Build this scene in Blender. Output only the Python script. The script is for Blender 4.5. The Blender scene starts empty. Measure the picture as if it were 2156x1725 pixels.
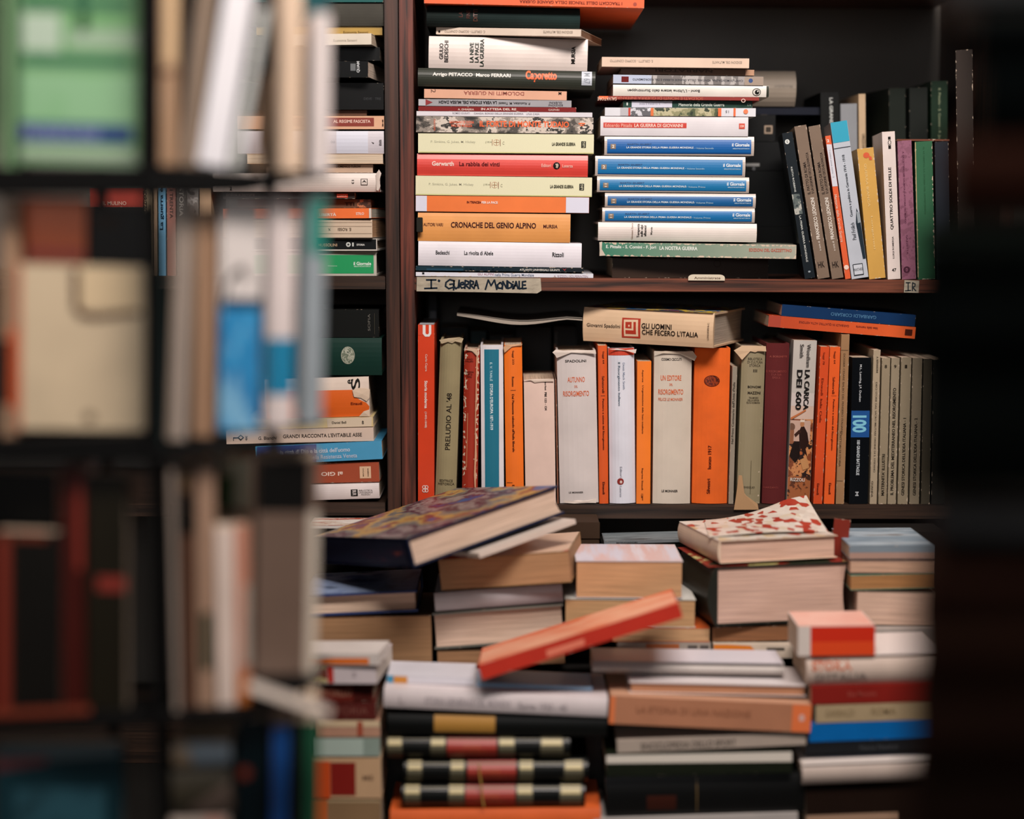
import bpy, bmesh, math, random
from mathutils import Vector, Matrix
random.seed(7)
scn = bpy.context.scene
COL = scn.collection

# ------------------------------------------------------------------ camera
IMW, IMH = 2156, 1725
DIST, PITCH, LENS, EYE = 2.3, math.radians(6.1), 64.0, 1.45
FPX = IMW * LENS / 36.0
CAMP = Vector((0, -DIST * math.cos(PITCH), EYE))
FWD = Vector((0, math.cos(PITCH), -math.sin(PITCH)))
UPV = Vector((0, math.sin(PITCH), math.cos(PITCH)))
RGT = Vector((1, 0, 0))
cd = bpy.data.cameras.new('camera'); cam = bpy.data.objects.new('camera', cd); COL.objects.link(cam)
cd.lens = LENS; cd.sensor_width = 36; cd.sensor_fit = 'HORIZONTAL'
cam.location = CAMP; cam.rotation_euler = (math.pi / 2 - PITCH, 0, 0)
cd.dof.use_dof = True; cd.dof.focus_distance = 2.285; cd.dof.aperture_fstop = 1.28; cd.clip_start = 0.05
scn.camera = cam

# ------------------------------------------------------------------ world, lamps, exposure
scn.view_settings.view_transform = 'Standard'; scn.view_settings.look = 'None'
scn.view_settings.exposure = -0.14; scn.view_settings.gamma = 1.0; scn.view_settings.use_curve_mapping = False
w = bpy.data.worlds.new('world'); scn.world = w; w.use_nodes = True
w.node_tree.nodes['Background'].inputs[0].default_value = (0.5, 0.62, 0.6, 1)
w.node_tree.nodes['Background'].inputs[1].default_value = 0.006


def area(name, loc, target, sx, sy, power, color):
    l = bpy.data.lights.new(name, 'AREA'); l.shape = 'RECTANGLE'; l.size = sx; l.size_y = sy
    l.energy = power; l.color = color
    o = bpy.data.objects.new(name, l); COL.objects.link(o); o.location = loc
    o.rotation_euler = (Vector(target) - Vector(loc)).to_track_quat('-Z', 'Y').to_euler()


area('ceiling_lamp', (0.35, -1.35, 2.66), (0.15, -.1, 1.0), 1.2, 0.35, 62, (1.0, 0.90, 0.84))
area('added_soft_fill', (-0.5, -4.3, 2.05), (0.1, 0, 1.1), 1.6, 0.9, 17, (1.0, 0.97, 0.97))  # soft fill added behind the camera; no window stands there


# ------------------------------------------------------------------ helpers
def ray(px, py):
    return FWD + RGT * ((px - IMW / 2) / FPX) + UPV * ((IMH / 2 - py) / FPX)


def hit(px, py, Y=0.0):
    r = ray(px, py)
    return CAMP + r * ((Y - CAMP.y) / r.y)


def hitn(px, py, p0, n):
    r = ray(px, py)
    return CAMP + r * ((p0 - CAMP).dot(n) / r.dot(n))


def lin(h):
    if not isinstance(h, str): return tuple(h)
    c = [int(h[i:i + 2], 16) / 255 for i in (0, 2, 4)]
    return tuple(((x + .055) / 1.055) ** 2.4 if x > .04045 else x / 12.92 for x in c) + (1.0,)


_m = {}


def newmat(name):
    m = bpy.data.materials.new(name); m.use_nodes = True
    return m, m.node_tree.nodes, m.node_tree.links, m.node_tree.nodes['Principled BSDF']


def mathn(N, L, op, a, b=None):
    n = N.new('ShaderNodeMath'); n.operation = op
    for i, v in enumerate((a, b)):
        if v is None: continue
        if isinstance(v, (int, float)): n.inputs[i].default_value = v
        else: L.new(v, n.inputs[i])
    return n.outputs[0]


def plain(col, rough=.5, metal=0):
    k = ('p', col, rough, metal)
    if k not in _m:
        m, N, L, b = newmat('ink_' + str(col)); c = lin(col)
        nz = N.new('ShaderNodeTexNoise'); nz.inputs['Scale'].default_value = 220
        r = N.new('ShaderNodeValToRGB'); L.new(nz.outputs[0], r.inputs[0])
        r.color_ramp.elements[0].position = .25; r.color_ramp.elements[1].position = .7
        r.color_ramp.elements[0].color = tuple(x * .82 for x in c[:3]) + (1,); r.color_ramp.elements[1].color = c
        L.new(r.outputs[0], b.inputs['Base Color'])
        b.inputs['Roughness'].default_value = rough; b.inputs['Metallic'].default_value = metal
        if sum(c[:3]) < .2: b.inputs['Specular IOR Level'].default_value = .15
        _m[k] = m
    return _m[k]


def cover_mat(col, W, D, H, wear=.3, rough=.42, cloth=0, col2=None, axis=0, seed=0):
    """book cloth or paper: faint mottling, rubbed edges down to the paper"""
    m, N, L, b = newmat('cover_' + str(col)); c = lin(col)
    tc = N.new('ShaderNodeTexCoord'); mp = N.new('ShaderNodeMapping'); L.new(tc.outputs['Object'], mp.inputs[0])
    mp.inputs['Location'].default_value = (seed * .37, seed * .11, seed * .23)
    nz = N.new('ShaderNodeTexNoise'); nz.inputs['Scale'].default_value = 28; nz.inputs['Detail'].default_value = 8
    L.new(mp.outputs[0], nz.inputs[0])
    mx = N.new('ShaderNodeMix'); mx.data_type = 'RGBA'
    rp = N.new('ShaderNodeMapRange'); rp.inputs[1].default_value = .35; rp.inputs[2].default_value = .75
    L.new(nz.outputs[0], rp.inputs[0]); L.new(rp.outputs[0], mx.inputs[0])
    k = .80 if cloth else .88
    if col2:
        c2 = lin(col2); sx = N.new('ShaderNodeSeparateXYZ'); L.new(tc.outputs['Object'], sx.inputs[0])
        ln = (W, D, H)[axis]
        t = mathn(N, L, 'DIVIDE', sx.outputs[axis], ln)
        g = N.new('ShaderNodeMix'); g.data_type = 'RGBA'; L.new(t, g.inputs[0])
        g.inputs[6].default_value = c; g.inputs[7].default_value = c2
        hs = N.new('ShaderNodeHueSaturation'); hs.inputs['Value'].default_value = k; L.new(g.outputs[2], hs.inputs['Color'])
        L.new(g.outputs[2], mx.inputs[6]); L.new(hs.outputs[0], mx.inputs[7])
    else:
        mx.inputs[6].default_value = c; mx.inputs[7].default_value = tuple(x * k for x in c[:3]) + (1,)
    out = mx.outputs[2]
    if wear > 0:
        v = N.new('ShaderNodeVectorMath'); v.operation = 'SUBTRACT'; L.new(tc.outputs['Object'], v.inputs[0]); v.inputs[1].default_value = (W / 2, D / 2, H / 2)
        v2 = N.new('ShaderNodeVectorMath'); v2.operation = 'ABSOLUTE'; L.new(v.outputs[0], v2.inputs[0])
        v3 = N.new('ShaderNodeVectorMath'); v3.operation = 'SUBTRACT'; v3.inputs[0].default_value = (W / 2, D / 2, H / 2); L.new(v2.outputs[0], v3.inputs[1])
        s = N.new('ShaderNodeSeparateXYZ'); L.new(v3.outputs[0], s.inputs[0])
        mn = mathn(N, L, 'MINIMUM', s.outputs[0], s.outputs[1]); mxx = mathn(N, L, 'MAXIMUM', s.outputs[0], s.outputs[1])
        e = mathn(N, L, 'MAXIMUM', mn, mathn(N, L, 'MINIMUM', mxx, s.outputs[2]))  # distance to the nearest edge
        n2 = N.new('ShaderNodeTexNoise'); n2.inputs['Scale'].default_value = 230; n2.inputs['Detail'].default_value = 5; L.new(mp.outputs[0], n2.inputs[0])
        q = mathn(N, L, 'SUBTRACT', n2.outputs[0], .62 - .22 * wear)
        q = mathn(N, L, 'MULTIPLY', q, .014 * wear + .002)
        f = mathn(N, L, 'LESS_THAN', e, q)
        w2 = N.new('ShaderNodeMix'); w2.data_type = 'RGBA'; L.new(f, w2.inputs[0]); L.new(out, w2.inputs[6])
        w2.inputs[7].default_value = lin('cdb9a4'); out = w2.outputs[2]
    L.new(out, b.inputs['Base Color']); b.inputs['Roughness'].default_value = .85 if cloth else rough
    if sum(c[:3]) < .25: b.inputs['Specular IOR Level'].default_value = .22 if rough < .5 else .05
    if cloth:
        n3 = N.new('ShaderNodeTexNoise'); n3.inputs['Scale'].default_value = 1500; L.new(tc.outputs['Object'], n3.inputs[0])
        bp = N.new('ShaderNodeBump'); bp.inputs['Strength'].default_value = .3; bp.inputs['Distance'].default_value = .0005
        L.new(n3.outputs[0], bp.inputs['Height']); L.new(bp.outputs[0], b.inputs['Normal'])
    return m


def page_mat(col, thin):
    k = ('pg', col, thin)
    if k not in _m:
        m, N, L, b = newmat('paper_' + col); c = lin(col)
        tc = N.new('ShaderNodeTexCoord'); mp = N.new('ShaderNodeMapping'); L.new(tc.outputs['Object'], mp.inputs[0])
        sc = [12, 12, 12]; sc['xyz'.index(thin)] = 1100; mp.inputs['Scale'].default_value = sc
        nz = N.new('ShaderNodeTexNoise'); nz.inputs['Scale'].default_value = 1; nz.inputs['Detail'].default_value = 3; L.new(mp.outputs[0], nz.inputs[0])
        r = N.new('ShaderNodeValToRGB'); L.new(nz.outputs[0], r.inputs[0])
        r.color_ramp.elements[0].position = .3; r.color_ramp.elements[1].position = .62
        r.color_ramp.elements[0].color = tuple(x * .62 for x in c[:3]) + (1,); r.color_ramp.elements[1].color = c
        n2 = N.new('ShaderNodeTexNoise'); n2.inputs['Scale'].default_value = 22; L.new(tc.outputs['Object'], n2.inputs[0])
        hs = N.new('ShaderNodeMix'); hs.data_type = 'RGBA'; hs.blend_type = 'MULTIPLY'; L.new(n2.outputs[0], hs.inputs[0])
        L.new(r.outputs[0], hs.inputs[6]); hs.inputs[7].default_value = (.86, .82, .76, 1)
        L.new(hs.outputs[2], b.inputs['Base Color']); b.inputs['Roughness'].default_value = .9
        bp = N.new('ShaderNodeBump'); bp.inputs['Strength'].default_value = .35; bp.inputs['Distance'].default_value = .0004
        L.new(nz.outputs[0], bp.inputs['Height']); L.new(bp.outputs[0], b.inputs['Normal'])
        _m[k] = m
    return _m[k]


def art_mat(cols, scale=18, stretch=(1, 1, 1), sharp=True, kind='noise'):
    k = ('art', tuple(cols), scale, stretch, sharp, kind)
    if k not in _m:
        m, N, L, b = newmat('printed_picture')
        tc = N.new('ShaderNodeTexCoord'); mp = N.new('ShaderNodeMapping'); mp.inputs['Scale'].default_value = stretch
        mp.inputs['Location'].default_value = (scale * .13, .3, scale * .07); L.new(tc.outputs['Object'], mp.inputs[0])
        r = N.new('ShaderNodeValToRGB')
        if kind == 'cells':
            t = N.new('ShaderNodeTexVoronoi'); t.inputs['Scale'].default_value = scale; L.new(mp.outputs[0], t.inputs[0])
            s = N.new('ShaderNodeSeparateColor'); L.new(t.outputs['Color'], s.inputs[0]); L.new(s.outputs[0], r.inputs[0]); a, bb = 0.0, 1.0
        else:
            t = N.new('ShaderNodeTexNoise'); t.inputs['Scale'].default_value = scale; t.inputs['Detail'].default_value = 6; t.inputs['Roughness'].default_value = .6
            L.new(mp.outputs[0], t.inputs[0]); L.new(t.outputs[0], r.inputs[0]); a, bb = .32, .68
        cr = r.color_ramp; n = len(cols)
        cr.interpolation = 'CONSTANT' if sharp else 'EASE'
        while len(cr.elements) < n: cr.elements.new(.5)
        for i, cc in enumerate(cols):
            cr.elements[i].position = a + (bb - a) * i / (n if sharp else max(1, n - 1)); cr.elements[i].color = lin(cc)
        L.new(r.outputs[0], b.inputs['Base Color']); b.inputs['Roughness'].default_value = .4
        _m[k] = m
    return _m[k]


def wood_mat(c1, c2, axis, rough=.45):
    k = ('wd', c1, c2, axis)
    if k not in _m:
        m, N, L, b = newmat('dark_wood')
        tc = N.new('ShaderNodeTexCoord'); mp = N.new('ShaderNodeMapping'); L.new(tc.outputs['Object'], mp.inputs[0])
        s = [170, 170, 170]; s[axis] = 6; mp.inputs['Scale'].default_value = s
        nz = N.new('ShaderNodeTexNoise'); nz.inputs['Scale'].default_value = 1; nz.inputs['Detail'].default_value = 5; nz.inputs['Distortion'].default_value = .6
        L.new(mp.outputs[0], nz.inputs[0]); r = N.new('ShaderNodeValToRGB'); L.new(nz.outputs[0], r.inputs[0])
        r.color_ramp.elements[0].position = .36; r.color_ramp.elements[1].position = .66
        r.color_ramp.elements[0].color = lin(c1); r.color_ramp.elements[1].color = lin(c2)
        L.new(r.outputs[0], b.inputs['Base Color']); b.inputs['Roughness'].default_value = rough
        bp = N.new('ShaderNodeBump'); bp.inputs['Strength'].default_value = .25; bp.inputs['Distance'].default_value = .0006
        L.new(nz.outputs[0], bp.inputs['Height']); L.new(bp.outputs[0], b.inputs['Normal'])
        _m[k] = m
    return _m[k]


def mesh_obj(name, verts, faces, mats, fmat=None, parent=None, recalc=True):
    me = bpy.data.meshes.new(name); me.from_pydata([tuple(v) for v in verts], [], faces)
    for m in (mats if isinstance(mats, (list, tuple)) else [mats]): me.materials.append(m)
    if fmat: me.polygons.foreach_set('material_index', fmat)
    if recalc:
        bm = bmesh.new(); bm.from_mesh(me); bmesh.ops.recalc_face_normals(bm, faces=bm.faces); bm.to_mesh(me); bm.free()
    me.update()
    o = bpy.data.objects.new(name, me); COL.objects.link(o)
    if parent: o.parent = parent
    return o


def empty(name, M=None, label=None, cat=None, group=None, kind=None):
    o = bpy.data.objects.new(name, None); COL.objects.link(o); o.empty_display_size = .02
    if M is not None: o.matrix_world = M
    tag(o, label, cat, group, kind); return o


def tag(o, label=None, cat=None, group=None, kind=None):
    if label: o['label'] = label
    if cat: o['category'] = cat
    if group: o['group'] = group
    if kind: o['kind'] = kind
    return o


def boxg(x0, y0, z0, x1, y1, z1, bev=0.0):
    """a box with softened edges: returns verts, faces"""
    if bev <= 0:
        v = [(x, y, z) for x in (x0, x1) for y in (y0, y1) for z in (z0, z1)]
        return v, [(0, 1, 3, 2), (4, 6, 7, 5), (0, 4, 5, 1), (2, 3, 7, 6), (0, 2, 6, 4), (1, 5, 7, 3)]
    bm = bmesh.new(); bmesh.ops.create_cube(bm, size=1)
    for v in bm.verts: v.co = Vector((x0 + (v.co.x + .5) * (x1 - x0), y0 + (v.co.y + .5) * (y1 - y0), z0 + (v.co.z + .5) * (z1 - z0)))
    bmesh.ops.bevel(bm, geom=bm.edges[:], offset=bev, segments=2, affect='EDGES')
    bm.verts.index_update(); v = [tuple(q.co) for q in bm.verts]; f = [tuple(q.index for q in p.verts) for p in bm.faces]; bm.free()
    return v, f


def frame(x0, y0, x1, y1, Y, yaw, up=False, lean=0.0):
    """a face frame from two picture points on a plane at depth Y, turned by yaw degrees"""
    O = hit(x0, y0, Y); a = math.radians(yaw); n = Vector((math.sin(a), -math.cos(a), 0))
    P = hitn(x1, y1, O, n); ln = (P - O).length; e = (P - O).normalized(); d = -n
    if up: v = e; u = d.cross(v).normalized()
    else: u = e; v = u.cross(d).normalized()
    d = v.cross(u) if False else d
    if lean:
        R = Matrix.Rotation(math.radians(lean), 3, u); d = R @ d; v = R @ v
    M = Matrix(((u.x, d.x, v.x, O.x), (u.y, d.y, v.y, O.y), (u.z, d.z, v.z, O.z), (0, 0, 0, 1)))
    s = (O - CAMP).dot(FWD) / FPX
    return M, ln, s, n


_txt = {}


def text_geo(s, bold):
    k = (s, bold)
    if k not in _txt:
        c = bpy.data.curves.new('t', 'FONT'); c.body = s; c.align_x = 'CENTER'; c.space_line = .95; c.resolution_u = 3
        if bold: c.offset = .028 * bold
        o = bpy.data.objects.new('t', c); me = o.to_mesh()
        vs = [(v.co.x, v.co.y) for v in me.vertices]; fs = [tuple(p.vertices) for p in me.polygons]
        o.to_mesh_clear(); bpy.data.objects.remove(o); bpy.data.curves.remove(c)
        if not vs: vs, fs = [(0, 0), (1, 0), (1, 1)], []
        xa = min(v[0] for v in vs); xb = max(v[0] for v in vs); ya = min(v[1] for v in vs); yb = max(v[1] for v in vs)
        vs = [((x - xa) / max(xb - xa, 1e-6) - .5, (y - ya) / max(yb - ya, 1e-6) - .5) for x, y in vs]
        _txt[k] = (vs, fs)
    return _txt[k]


GROUP = None
NB = [0]


def book(label, M, W, H, D, mode, col, s, n, O, hard=0, bulge=.0, wear=.3, rough=.42, cloth=0, pages='cdb8a2',
         col2=None, axis=None, dec=(), name='book', cat='book', group=None, grp=True, inset=None, top=None, left=None, mat=None):
    """one book: a cover with boards and spine, a leaf block, and its printing"""
    NB[0] += 1
    root = empty(name, M, label, cat, group or (GROUP if grp else None))
    A, T, Dp = {'L': (W, H, D), 'LF': (W, H, D), 'LHL': (D, H, W), 'LHR': (D, H, W), 'S': (H, W, D), 'SF': (H, W, D), 'C': (H, D, W)}[mode]

    def mp(a, t, d):
        if mode == 'L': return (a, d, t)
        if mode == 'LF': return (a, D - d, t)
        if mode == 'LHL': return (d, a, t)
        if mode == 'LHR': return (W - d, a, t)
        if mode == 'S': return (t, d, a)
        if mode == 'SF': return (t, D - d, a)
        return (d, t, a)
    b = .0024 if hard else .0006
    b = min(b, T * .2)
    sq = (.003 if hard else .0004) if inset is None else inset
    k = 8 if bulge > 0 else 1
    ou = [(Dp, 0.0)]; inn = [(Dp, b)]
    for i in range(k + 1):
        t = T * i / k; ou.append((bulge * (2 * i / k - 1) ** 2, t)); inn.append((bulge + b, min(max(t, b), T - b)))
    ou.append((Dp, T)); inn.append((Dp, T - b))
    m = len(ou); V = []
    for a in (0, A):
        V += [mp(a, t, d) for d, t in ou] + [mp(a, t, d) for d, t in inn]
    F = []
    for i in range(m - 1):
        F += [(i, i + 1, 2 * m + i + 1, 2 * m + i), (m + i, m + i + 1, 3 * m + i + 1, 3 * m + i), (i, i + 1, m + i + 1, m + i), (2 * m + i, 2 * m + i + 1, 3 * m + i + 1, 3 * m + i)]
    F += [(0, m, 3 * m, 2 * m), (m - 1, 2 * m - 1, 4 * m - 1, 3 * m - 1)]
    ax = axis if axis is not None else (0 if mode[0] == 'L' else 2)
    cm = mat or cover_mat(col, W, D, H, wear, rough, cloth, col2, ax, NB[0])
    mesh_obj('cover', V, F, cm, parent=root)
    # leaf block
    cc = .004 * hard if T > .012 else 0
    d0 = bulge + b + .0002; d1 = Dp - sq; e = .0001; kk = 6
    P = [(d0, b + e)] + [(d1 - cc * (1 - (2 * i / kk - 1) ** 2), b + e + (T - 2 * b - 2 * e) * i / kk) for i in range(kk + 1)] + [(d0, T - b - e)]
    V = [mp(sq, t, d) for d, t in P] + [mp(A - sq, t, d) for d, t in P]; q = len(P)
    F = [(0, i, i + 1) for i in range(1, q - 1)] + [(q, q + i, q + i + 1) for i in range(1, q - 1)] + [(i, (i + 1) % q, q + (i + 1) % q, q + i) for i in range(q)]
    thin = {'L': 'z', 'S': 'x', 'C': 'y'}[mode[0]]
    mesh_obj('pages', V, F, page_mat(pages, thin), parent=root)
    # printing
    Mi = M.inverted(); items = []; kindof = ['panel']

    def loc(px, py):
        q = Mi @ hitn(px, py, O, n); return q.x, q.z

    def surf(x, z):
        if mode in ('L',): t = z / H
        elif mode == 'S': t = x / W
        else: return 0.0
        t = min(max(t, 0), 1); return bulge * (2 * t - 1) ** 2

    lay = [0]

    def add(vs, fs, c):
        if len(fs) == 1 and len(vs) > 2:  # follow the round of the spine
            ti, TT = (0, W) if mode == 'S' else (1, H); nv, nf = [], []

            def cut(pl, val, keep):
                o_ = []
                for i in range(len(pl)):
                    a_, b_ = pl[i], pl[(i + 1) % len(pl)]; ia, ib = keep * (a_[ti] - val) >= 0, keep * (b_[ti] - val) >= 0
                    if ia: o_.append(a_)
                    if ia != ib:
                        f_ = (val - a_[ti]) / (b_[ti] - a_[ti]); o_.append((a_[0] + (b_[0] - a_[0]) * f_, a_[1] + (b_[1] - a_[1]) * f_))
                return o_
            ns_ = 8 if bulge > 0 and mode in ('L', 'S') else 1; t_ = ti; ti = 1 - ti; base_ = [vs[i_] for i_ in fs[0]]
            for val, keep in ((.0002, 1), ((W if ti == 0 else H) - .0002, -1)):
                if len(base_) > 2: base_ = cut(base_, val, keep)
            ti = t_
            for q_ in range(ns_):
                pl = cut(base_, max(.0002, TT * q_ / ns_), 1) if len(base_) > 2 else []
                if len(pl) > 2: pl = cut(pl, min(TT - .0002, TT * (q_ + 1) / ns_), -1)
                if len(pl) > 2: nf.append(tuple(range(len(nv), len(nv) + len(pl)))); nv += pl
            vs, fs = nv, nf
            if not fs: return
        lay[0] += 1; off = .00022 + .00007 * lay[0]
        if fs: items.append((kindof[0], [(x, surf(x, z) - off, z) for x, z in vs], fs, c))
    for dd in dec:
        ty = dd[0]; kindof[0] = {'t': 'lettering', 'd': 'emblem', 'o': 'emblem'}.get(ty, 'panel')
        if ty == 't':
            _, st, cx, cy, w_, h_, di, c = dd[:8]; bold = dd[8] if len(dd) > 8 else .5
            vs, fs = text_geo(st, bold); x0, z0 = loc(cx, cy); an = {'r': 0, 'd': -math.pi / 2, 'u': math.pi / 2, 'i': math.pi}[di]
            ca, sa = math.cos(an), math.sin(an)
            add([(x0 + (x * w_ * ca - y * h_ * sa) * s, z0 + (x * w_ * sa + y * h_ * ca) * s) for x, y in vs], fs, c)
        elif ty == 'r':
            xa, za = loc(dd[1], dd[2]); xb, zb = loc(dd[3], dd[4]); c = dd[5]
            xa, xb = sorted((xa, xb)); za, zb = sorted((za, zb))
            xa = max(xa, .0002); xb = min(xb, W - .0002); za = max(za, .0002); zb = min(zb, H - .0002)
            if xb <= xa or zb <= za: continue
            nx, nz = (1, 6) if mode == 'L' and bulge > 0 else ((6, 1) if mode == 'S' and bulge > 0 else (1, 1))
            vs = [(xa + (xb - xa) * i / nx, za + (zb - za) * j / nz) for i in range(nx + 1) for j in range(nz + 1)]
            add(vs, [(i * (nz + 1) + j, (i + 1) * (nz + 1) + j, (i + 1) * (nz + 1) + j + 1, i * (nz + 1) + j + 1) for i in range(nx) for j in range(nz)], c)
        elif ty == 'f':  # band across the face given as fractions of its length
            f0, f1, c = dd[1:4]
            xa, xb, za, zb = (W * f0, W * f1, .0002, H - .0002) if mode[0] == 'L' else (.0002, W - .0002, H * f0, H * f1)
            nx, nz = (1, 8) if mode[0] == 'L' else (8, 1)
            vs = [(xa + (xb - xa) * i / nx, za + (zb - za) * j / nz) for i in range(nx + 1) for j in range(nz + 1)]
            add(vs, [(i * (nz + 1) + j, (i + 1) * (nz + 1) + j, (i + 1) * (nz + 1) + j + 1, i * (nz + 1) + j + 1) for i in range(nx) for j in range(nz)], c)
        elif ty == 'd':
            x0, z0 = loc(dd[1], dd[2]); q = 20
            add([(x0 + dd[3] * s * math.cos(6.2832 * i / q), z0 + dd[4] * s * math.sin(6.2832 * i / q)) for i in range(q)], [tuple(range(q))], dd[5])
        elif ty == 'o':  # ring
            x0, z0 = loc(dd[1], dd[2]); q = 20; th = dd[6]
            vs = [(x0 + (dd[3] - th * j) * s * math.cos(6.2832 * i / q), z0 + (dd[4] - th * j) * s * math.sin(6.2832 * i / q)) for j in (0, 1) for i in range(q)]
            add(vs, [(i, (i + 1) % q, q + (i + 1) % q, q + i) for i in range(q)], dd[5])
        elif ty == 'p':
            vs = [loc(*p) for p in dd[1]]
            add(vs, [tuple(range(len(vs)))], dd[2])
    if top:
        e = .0012; z = H + .00025
        items.append(('top_cover_print', [(e, e, z), (W - e, e, z), (W - e, D - e, z), (e, D - e, z)], [(0, 1, 2, 3)], top))
    if left:
        z = -.0003; f0, f1, g0, g1 = left[1:] if isinstance(left, tuple) else (0, 1, 0, 1); lm = left[0] if isinstance(left, tuple) else left
        e = .0004
        items.append(('side_print', [(z, D * f0 + e, H * g0 + e), (z, D * f1 - e, H * g0 + e), (z, D * f1 - e, H * g1 - e), (z, D * f0 + e, H * g1 - e)], [(0, 1, 2, 3)], lm))
    # printing that touches is one part, printing that stands apart another
    bb = [[(min(v[i] for v in it[1]), max(v[i] for v in it[1])) for i in (0, 1, 2)] for it in items]; lead = list(range(len(items)))
    for i in range(len(items)):
        for j in range(i):
            if 'top_cover_print' in (items[i][0], items[j][0]): continue
            g = max(max(bb[i][q][0] - bb[j][q][1], bb[j][q][0] - bb[i][q][1]) for q in (0, 2))
            if g < .006:
                a_, b_ = lead[i], lead[j]; lead = [b_ if q == a_ else q for q in lead]
    for L_ in sorted(set(lead)):
        PV, PF, PM, mats, ix, ks = [], [], [], [], {}, set()
        for q, it in enumerate(items):
            if lead[q] != L_: continue
            m_ = it[3] if isinstance(it[3], bpy.types.Material) else plain(it[3], .45)
            if m_.name not in ix: ix[m_.name] = len(mats); mats.append(m_)
            b0 = len(PV); PV += it[1]; PF += [tuple(b0 + j for j in f_) for f_ in it[2]]; PM += [ix[m_.name]] * len(it[2]); ks.add(it[0])
        nm = ks.pop() if len(ks) == 1 else 'printed_label' if 'lettering' in ks else 'emblem'
        mesh_obj({'panel': 'printed_panel'}.get(nm, nm), PV, PF, mats, PM, root, recalc=False)
    return root, M, W, H, s, n, O


BASES, LYING, STOOD = [], {}, {}
XL0, XL1 = None, None


def base_z(x, y):
    best = None
    for ax, az, bx, bz, ya, yb, tol in BASES:
        if ax <= x <= bx and ya <= y <= yb: yield az + (bz - az) * (x - ax) / (bx - ax), tol


def lay(label, x0, y0, x1, y1, th, col, D=.14, Y=.004, yaw=0, mode='L', lean=0, **k):
    M, ln, s, n = frame(x0, y0, x1, y1, Y, yaw, False, lean)
    O = M.translation.copy(); u = M.col[0].xyz; v = M.col[2].xyz; T = th * s - .0003
    if XL1 is not None and x1 < 816 and Y > -.02 and O.x + u.x * ln > XL1: ln = (XL1 - O.x) / u.x
    sh = None
    for f in (0.01, .99):
        P = O + u * ln * f
        for z, tol in base_z(P.x, P.y + .02):
            if -.003 < z - P.z < tol: sh = max(sh if sh is not None else -9, z + .0003 - P.z)
    prev = LYING.setdefault(GROUP, [])
    for (o2, u2, l2, t2, v2, ya, yb, h2) in prev:
        if O.y > yb or O.y + D < ya: continue
        a, b = max(O.x, o2.x), min(O.x + u.x * ln, o2.x + u2.x * l2)
        if b - a < .01: continue
        for f in (0, .5, 1):
            x = a + (b - a) * f
            zt = o2.z + u2.z / u2.x * (x - o2.x) + t2 / max(.5, u2.x); zb = O.z + u.z / u.x * (x - O.x)
            if 0 < zt + .0003 - zb < .013: sh = max(sh if sh is not None else -9, zt + .0003 - zb)
    if sh is not None:
        O = O + Vector((0, 0, sh)); T = max(T - sh, T * .45); M = M.copy(); M.translation = O
    prev.append((O, u, ln, T, v, O.y - .01, O.y + D, T))
    Of = hit(x0, y0, Y)
    return book(label, M, ln, T, D, mode, col, s, n, Of, **k)


def stand(label, x0, y0, x1, y1, wd, col, D=.14, Y=.004, yaw=0, mode='S', lean=0, **k):
    M, ln, s, n = frame(x0, y0, x1, y1, Y, yaw, True, lean)
    O = M.translation.copy(); u = M.col[0].xyz; v = M.col[2].xyz; W = wd * s - .0003; Of = O.copy()
    pr = STOOD.get((GROUP, round(Y, 1)))
    if pr:
        o2, u2, v2, w2, l2 = pr; pen = 0
        for z in (max(O.z, o2.z), min(O.z + v.z * ln, o2.z + v2.z * l2)):
            xr = o2.x + u2.x * w2 + v2.x / v2.z * (z - o2.z); xl = O.x + v.x / v.z * (z - O.z); pen = max(pen, xr - xl)
        if -.0006 < pen < .012: O = O + u * (pen + .0008); W = max(W - pen - .001, W * .6)
    sh = None
    for P in (O, O + u * W, O + M.col[1].xyz * D, O + M.col[1].xyz * D + u * W):
        for z, tol in base_z(P.x, P.y):
            if -.003 < z - P.z < tol: sh = max(sh if sh is not None else -9, z + .0003 - P.z)
    if sh is not None: O = O + v * sh; ln -= sh
    STOOD[(GROUP, round(Y, 1))] = (O, u, v, W, ln)
    M = M.copy(); M.translation = O
    return book(label, M, W, ln, D, mode, col, s, n, Of, **k)


def face(label, x0, y0, x1, y1, wd, col, D=.02, Y=.004, yaw=0, **k):
    M, ln, s, n = frame(x0, y0, x1, y1, Y, yaw, True); O = M.translation.copy(); W = wd * s / math.cos(math.radians(yaw)) - .0003; sh = None
    for P in (O, O + M.col[0].xyz * W, O + M.col[1].xyz * D):
        for z, tol in base_z(P.x, P.y):
            if -.003 < z - P.z < tol: sh = max(sh if sh is not None else -9, z + .0003 - P.z)
    Of = O.copy()
    if sh is not None: M = M.copy(); M.translation = O + Vector((0, 0, sh)); ln -= sh
    return book(label, M, W, ln, D, 'C', col, s, n, Of, **k)


def frame_box(name, x0, y0, x1, y1, th, D, Y, mat, parent=None, yaw=0, up=False, bev=.0008, label=None):
    """a board whose front face runs between two picture points at depth Y; its grain follows its length"""
    M, ln, s, n = frame(x0, y0, x1, y1, Y, yaw, up)
    W, H = (th * s, ln) if up else (ln, th * s)
    v, f = boxg(0, 0, 0, W, D, H, bev)
    o = mesh_obj(name, v, f, mat)
    o.matrix_world = M
    if parent is not None: o.parent = parent; o.matrix_parent_inverse = Matrix.Identity(4); o.matrix_basis = parent.matrix_world.inverted() @ M
    if label: o['label'] = label
    return o


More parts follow.
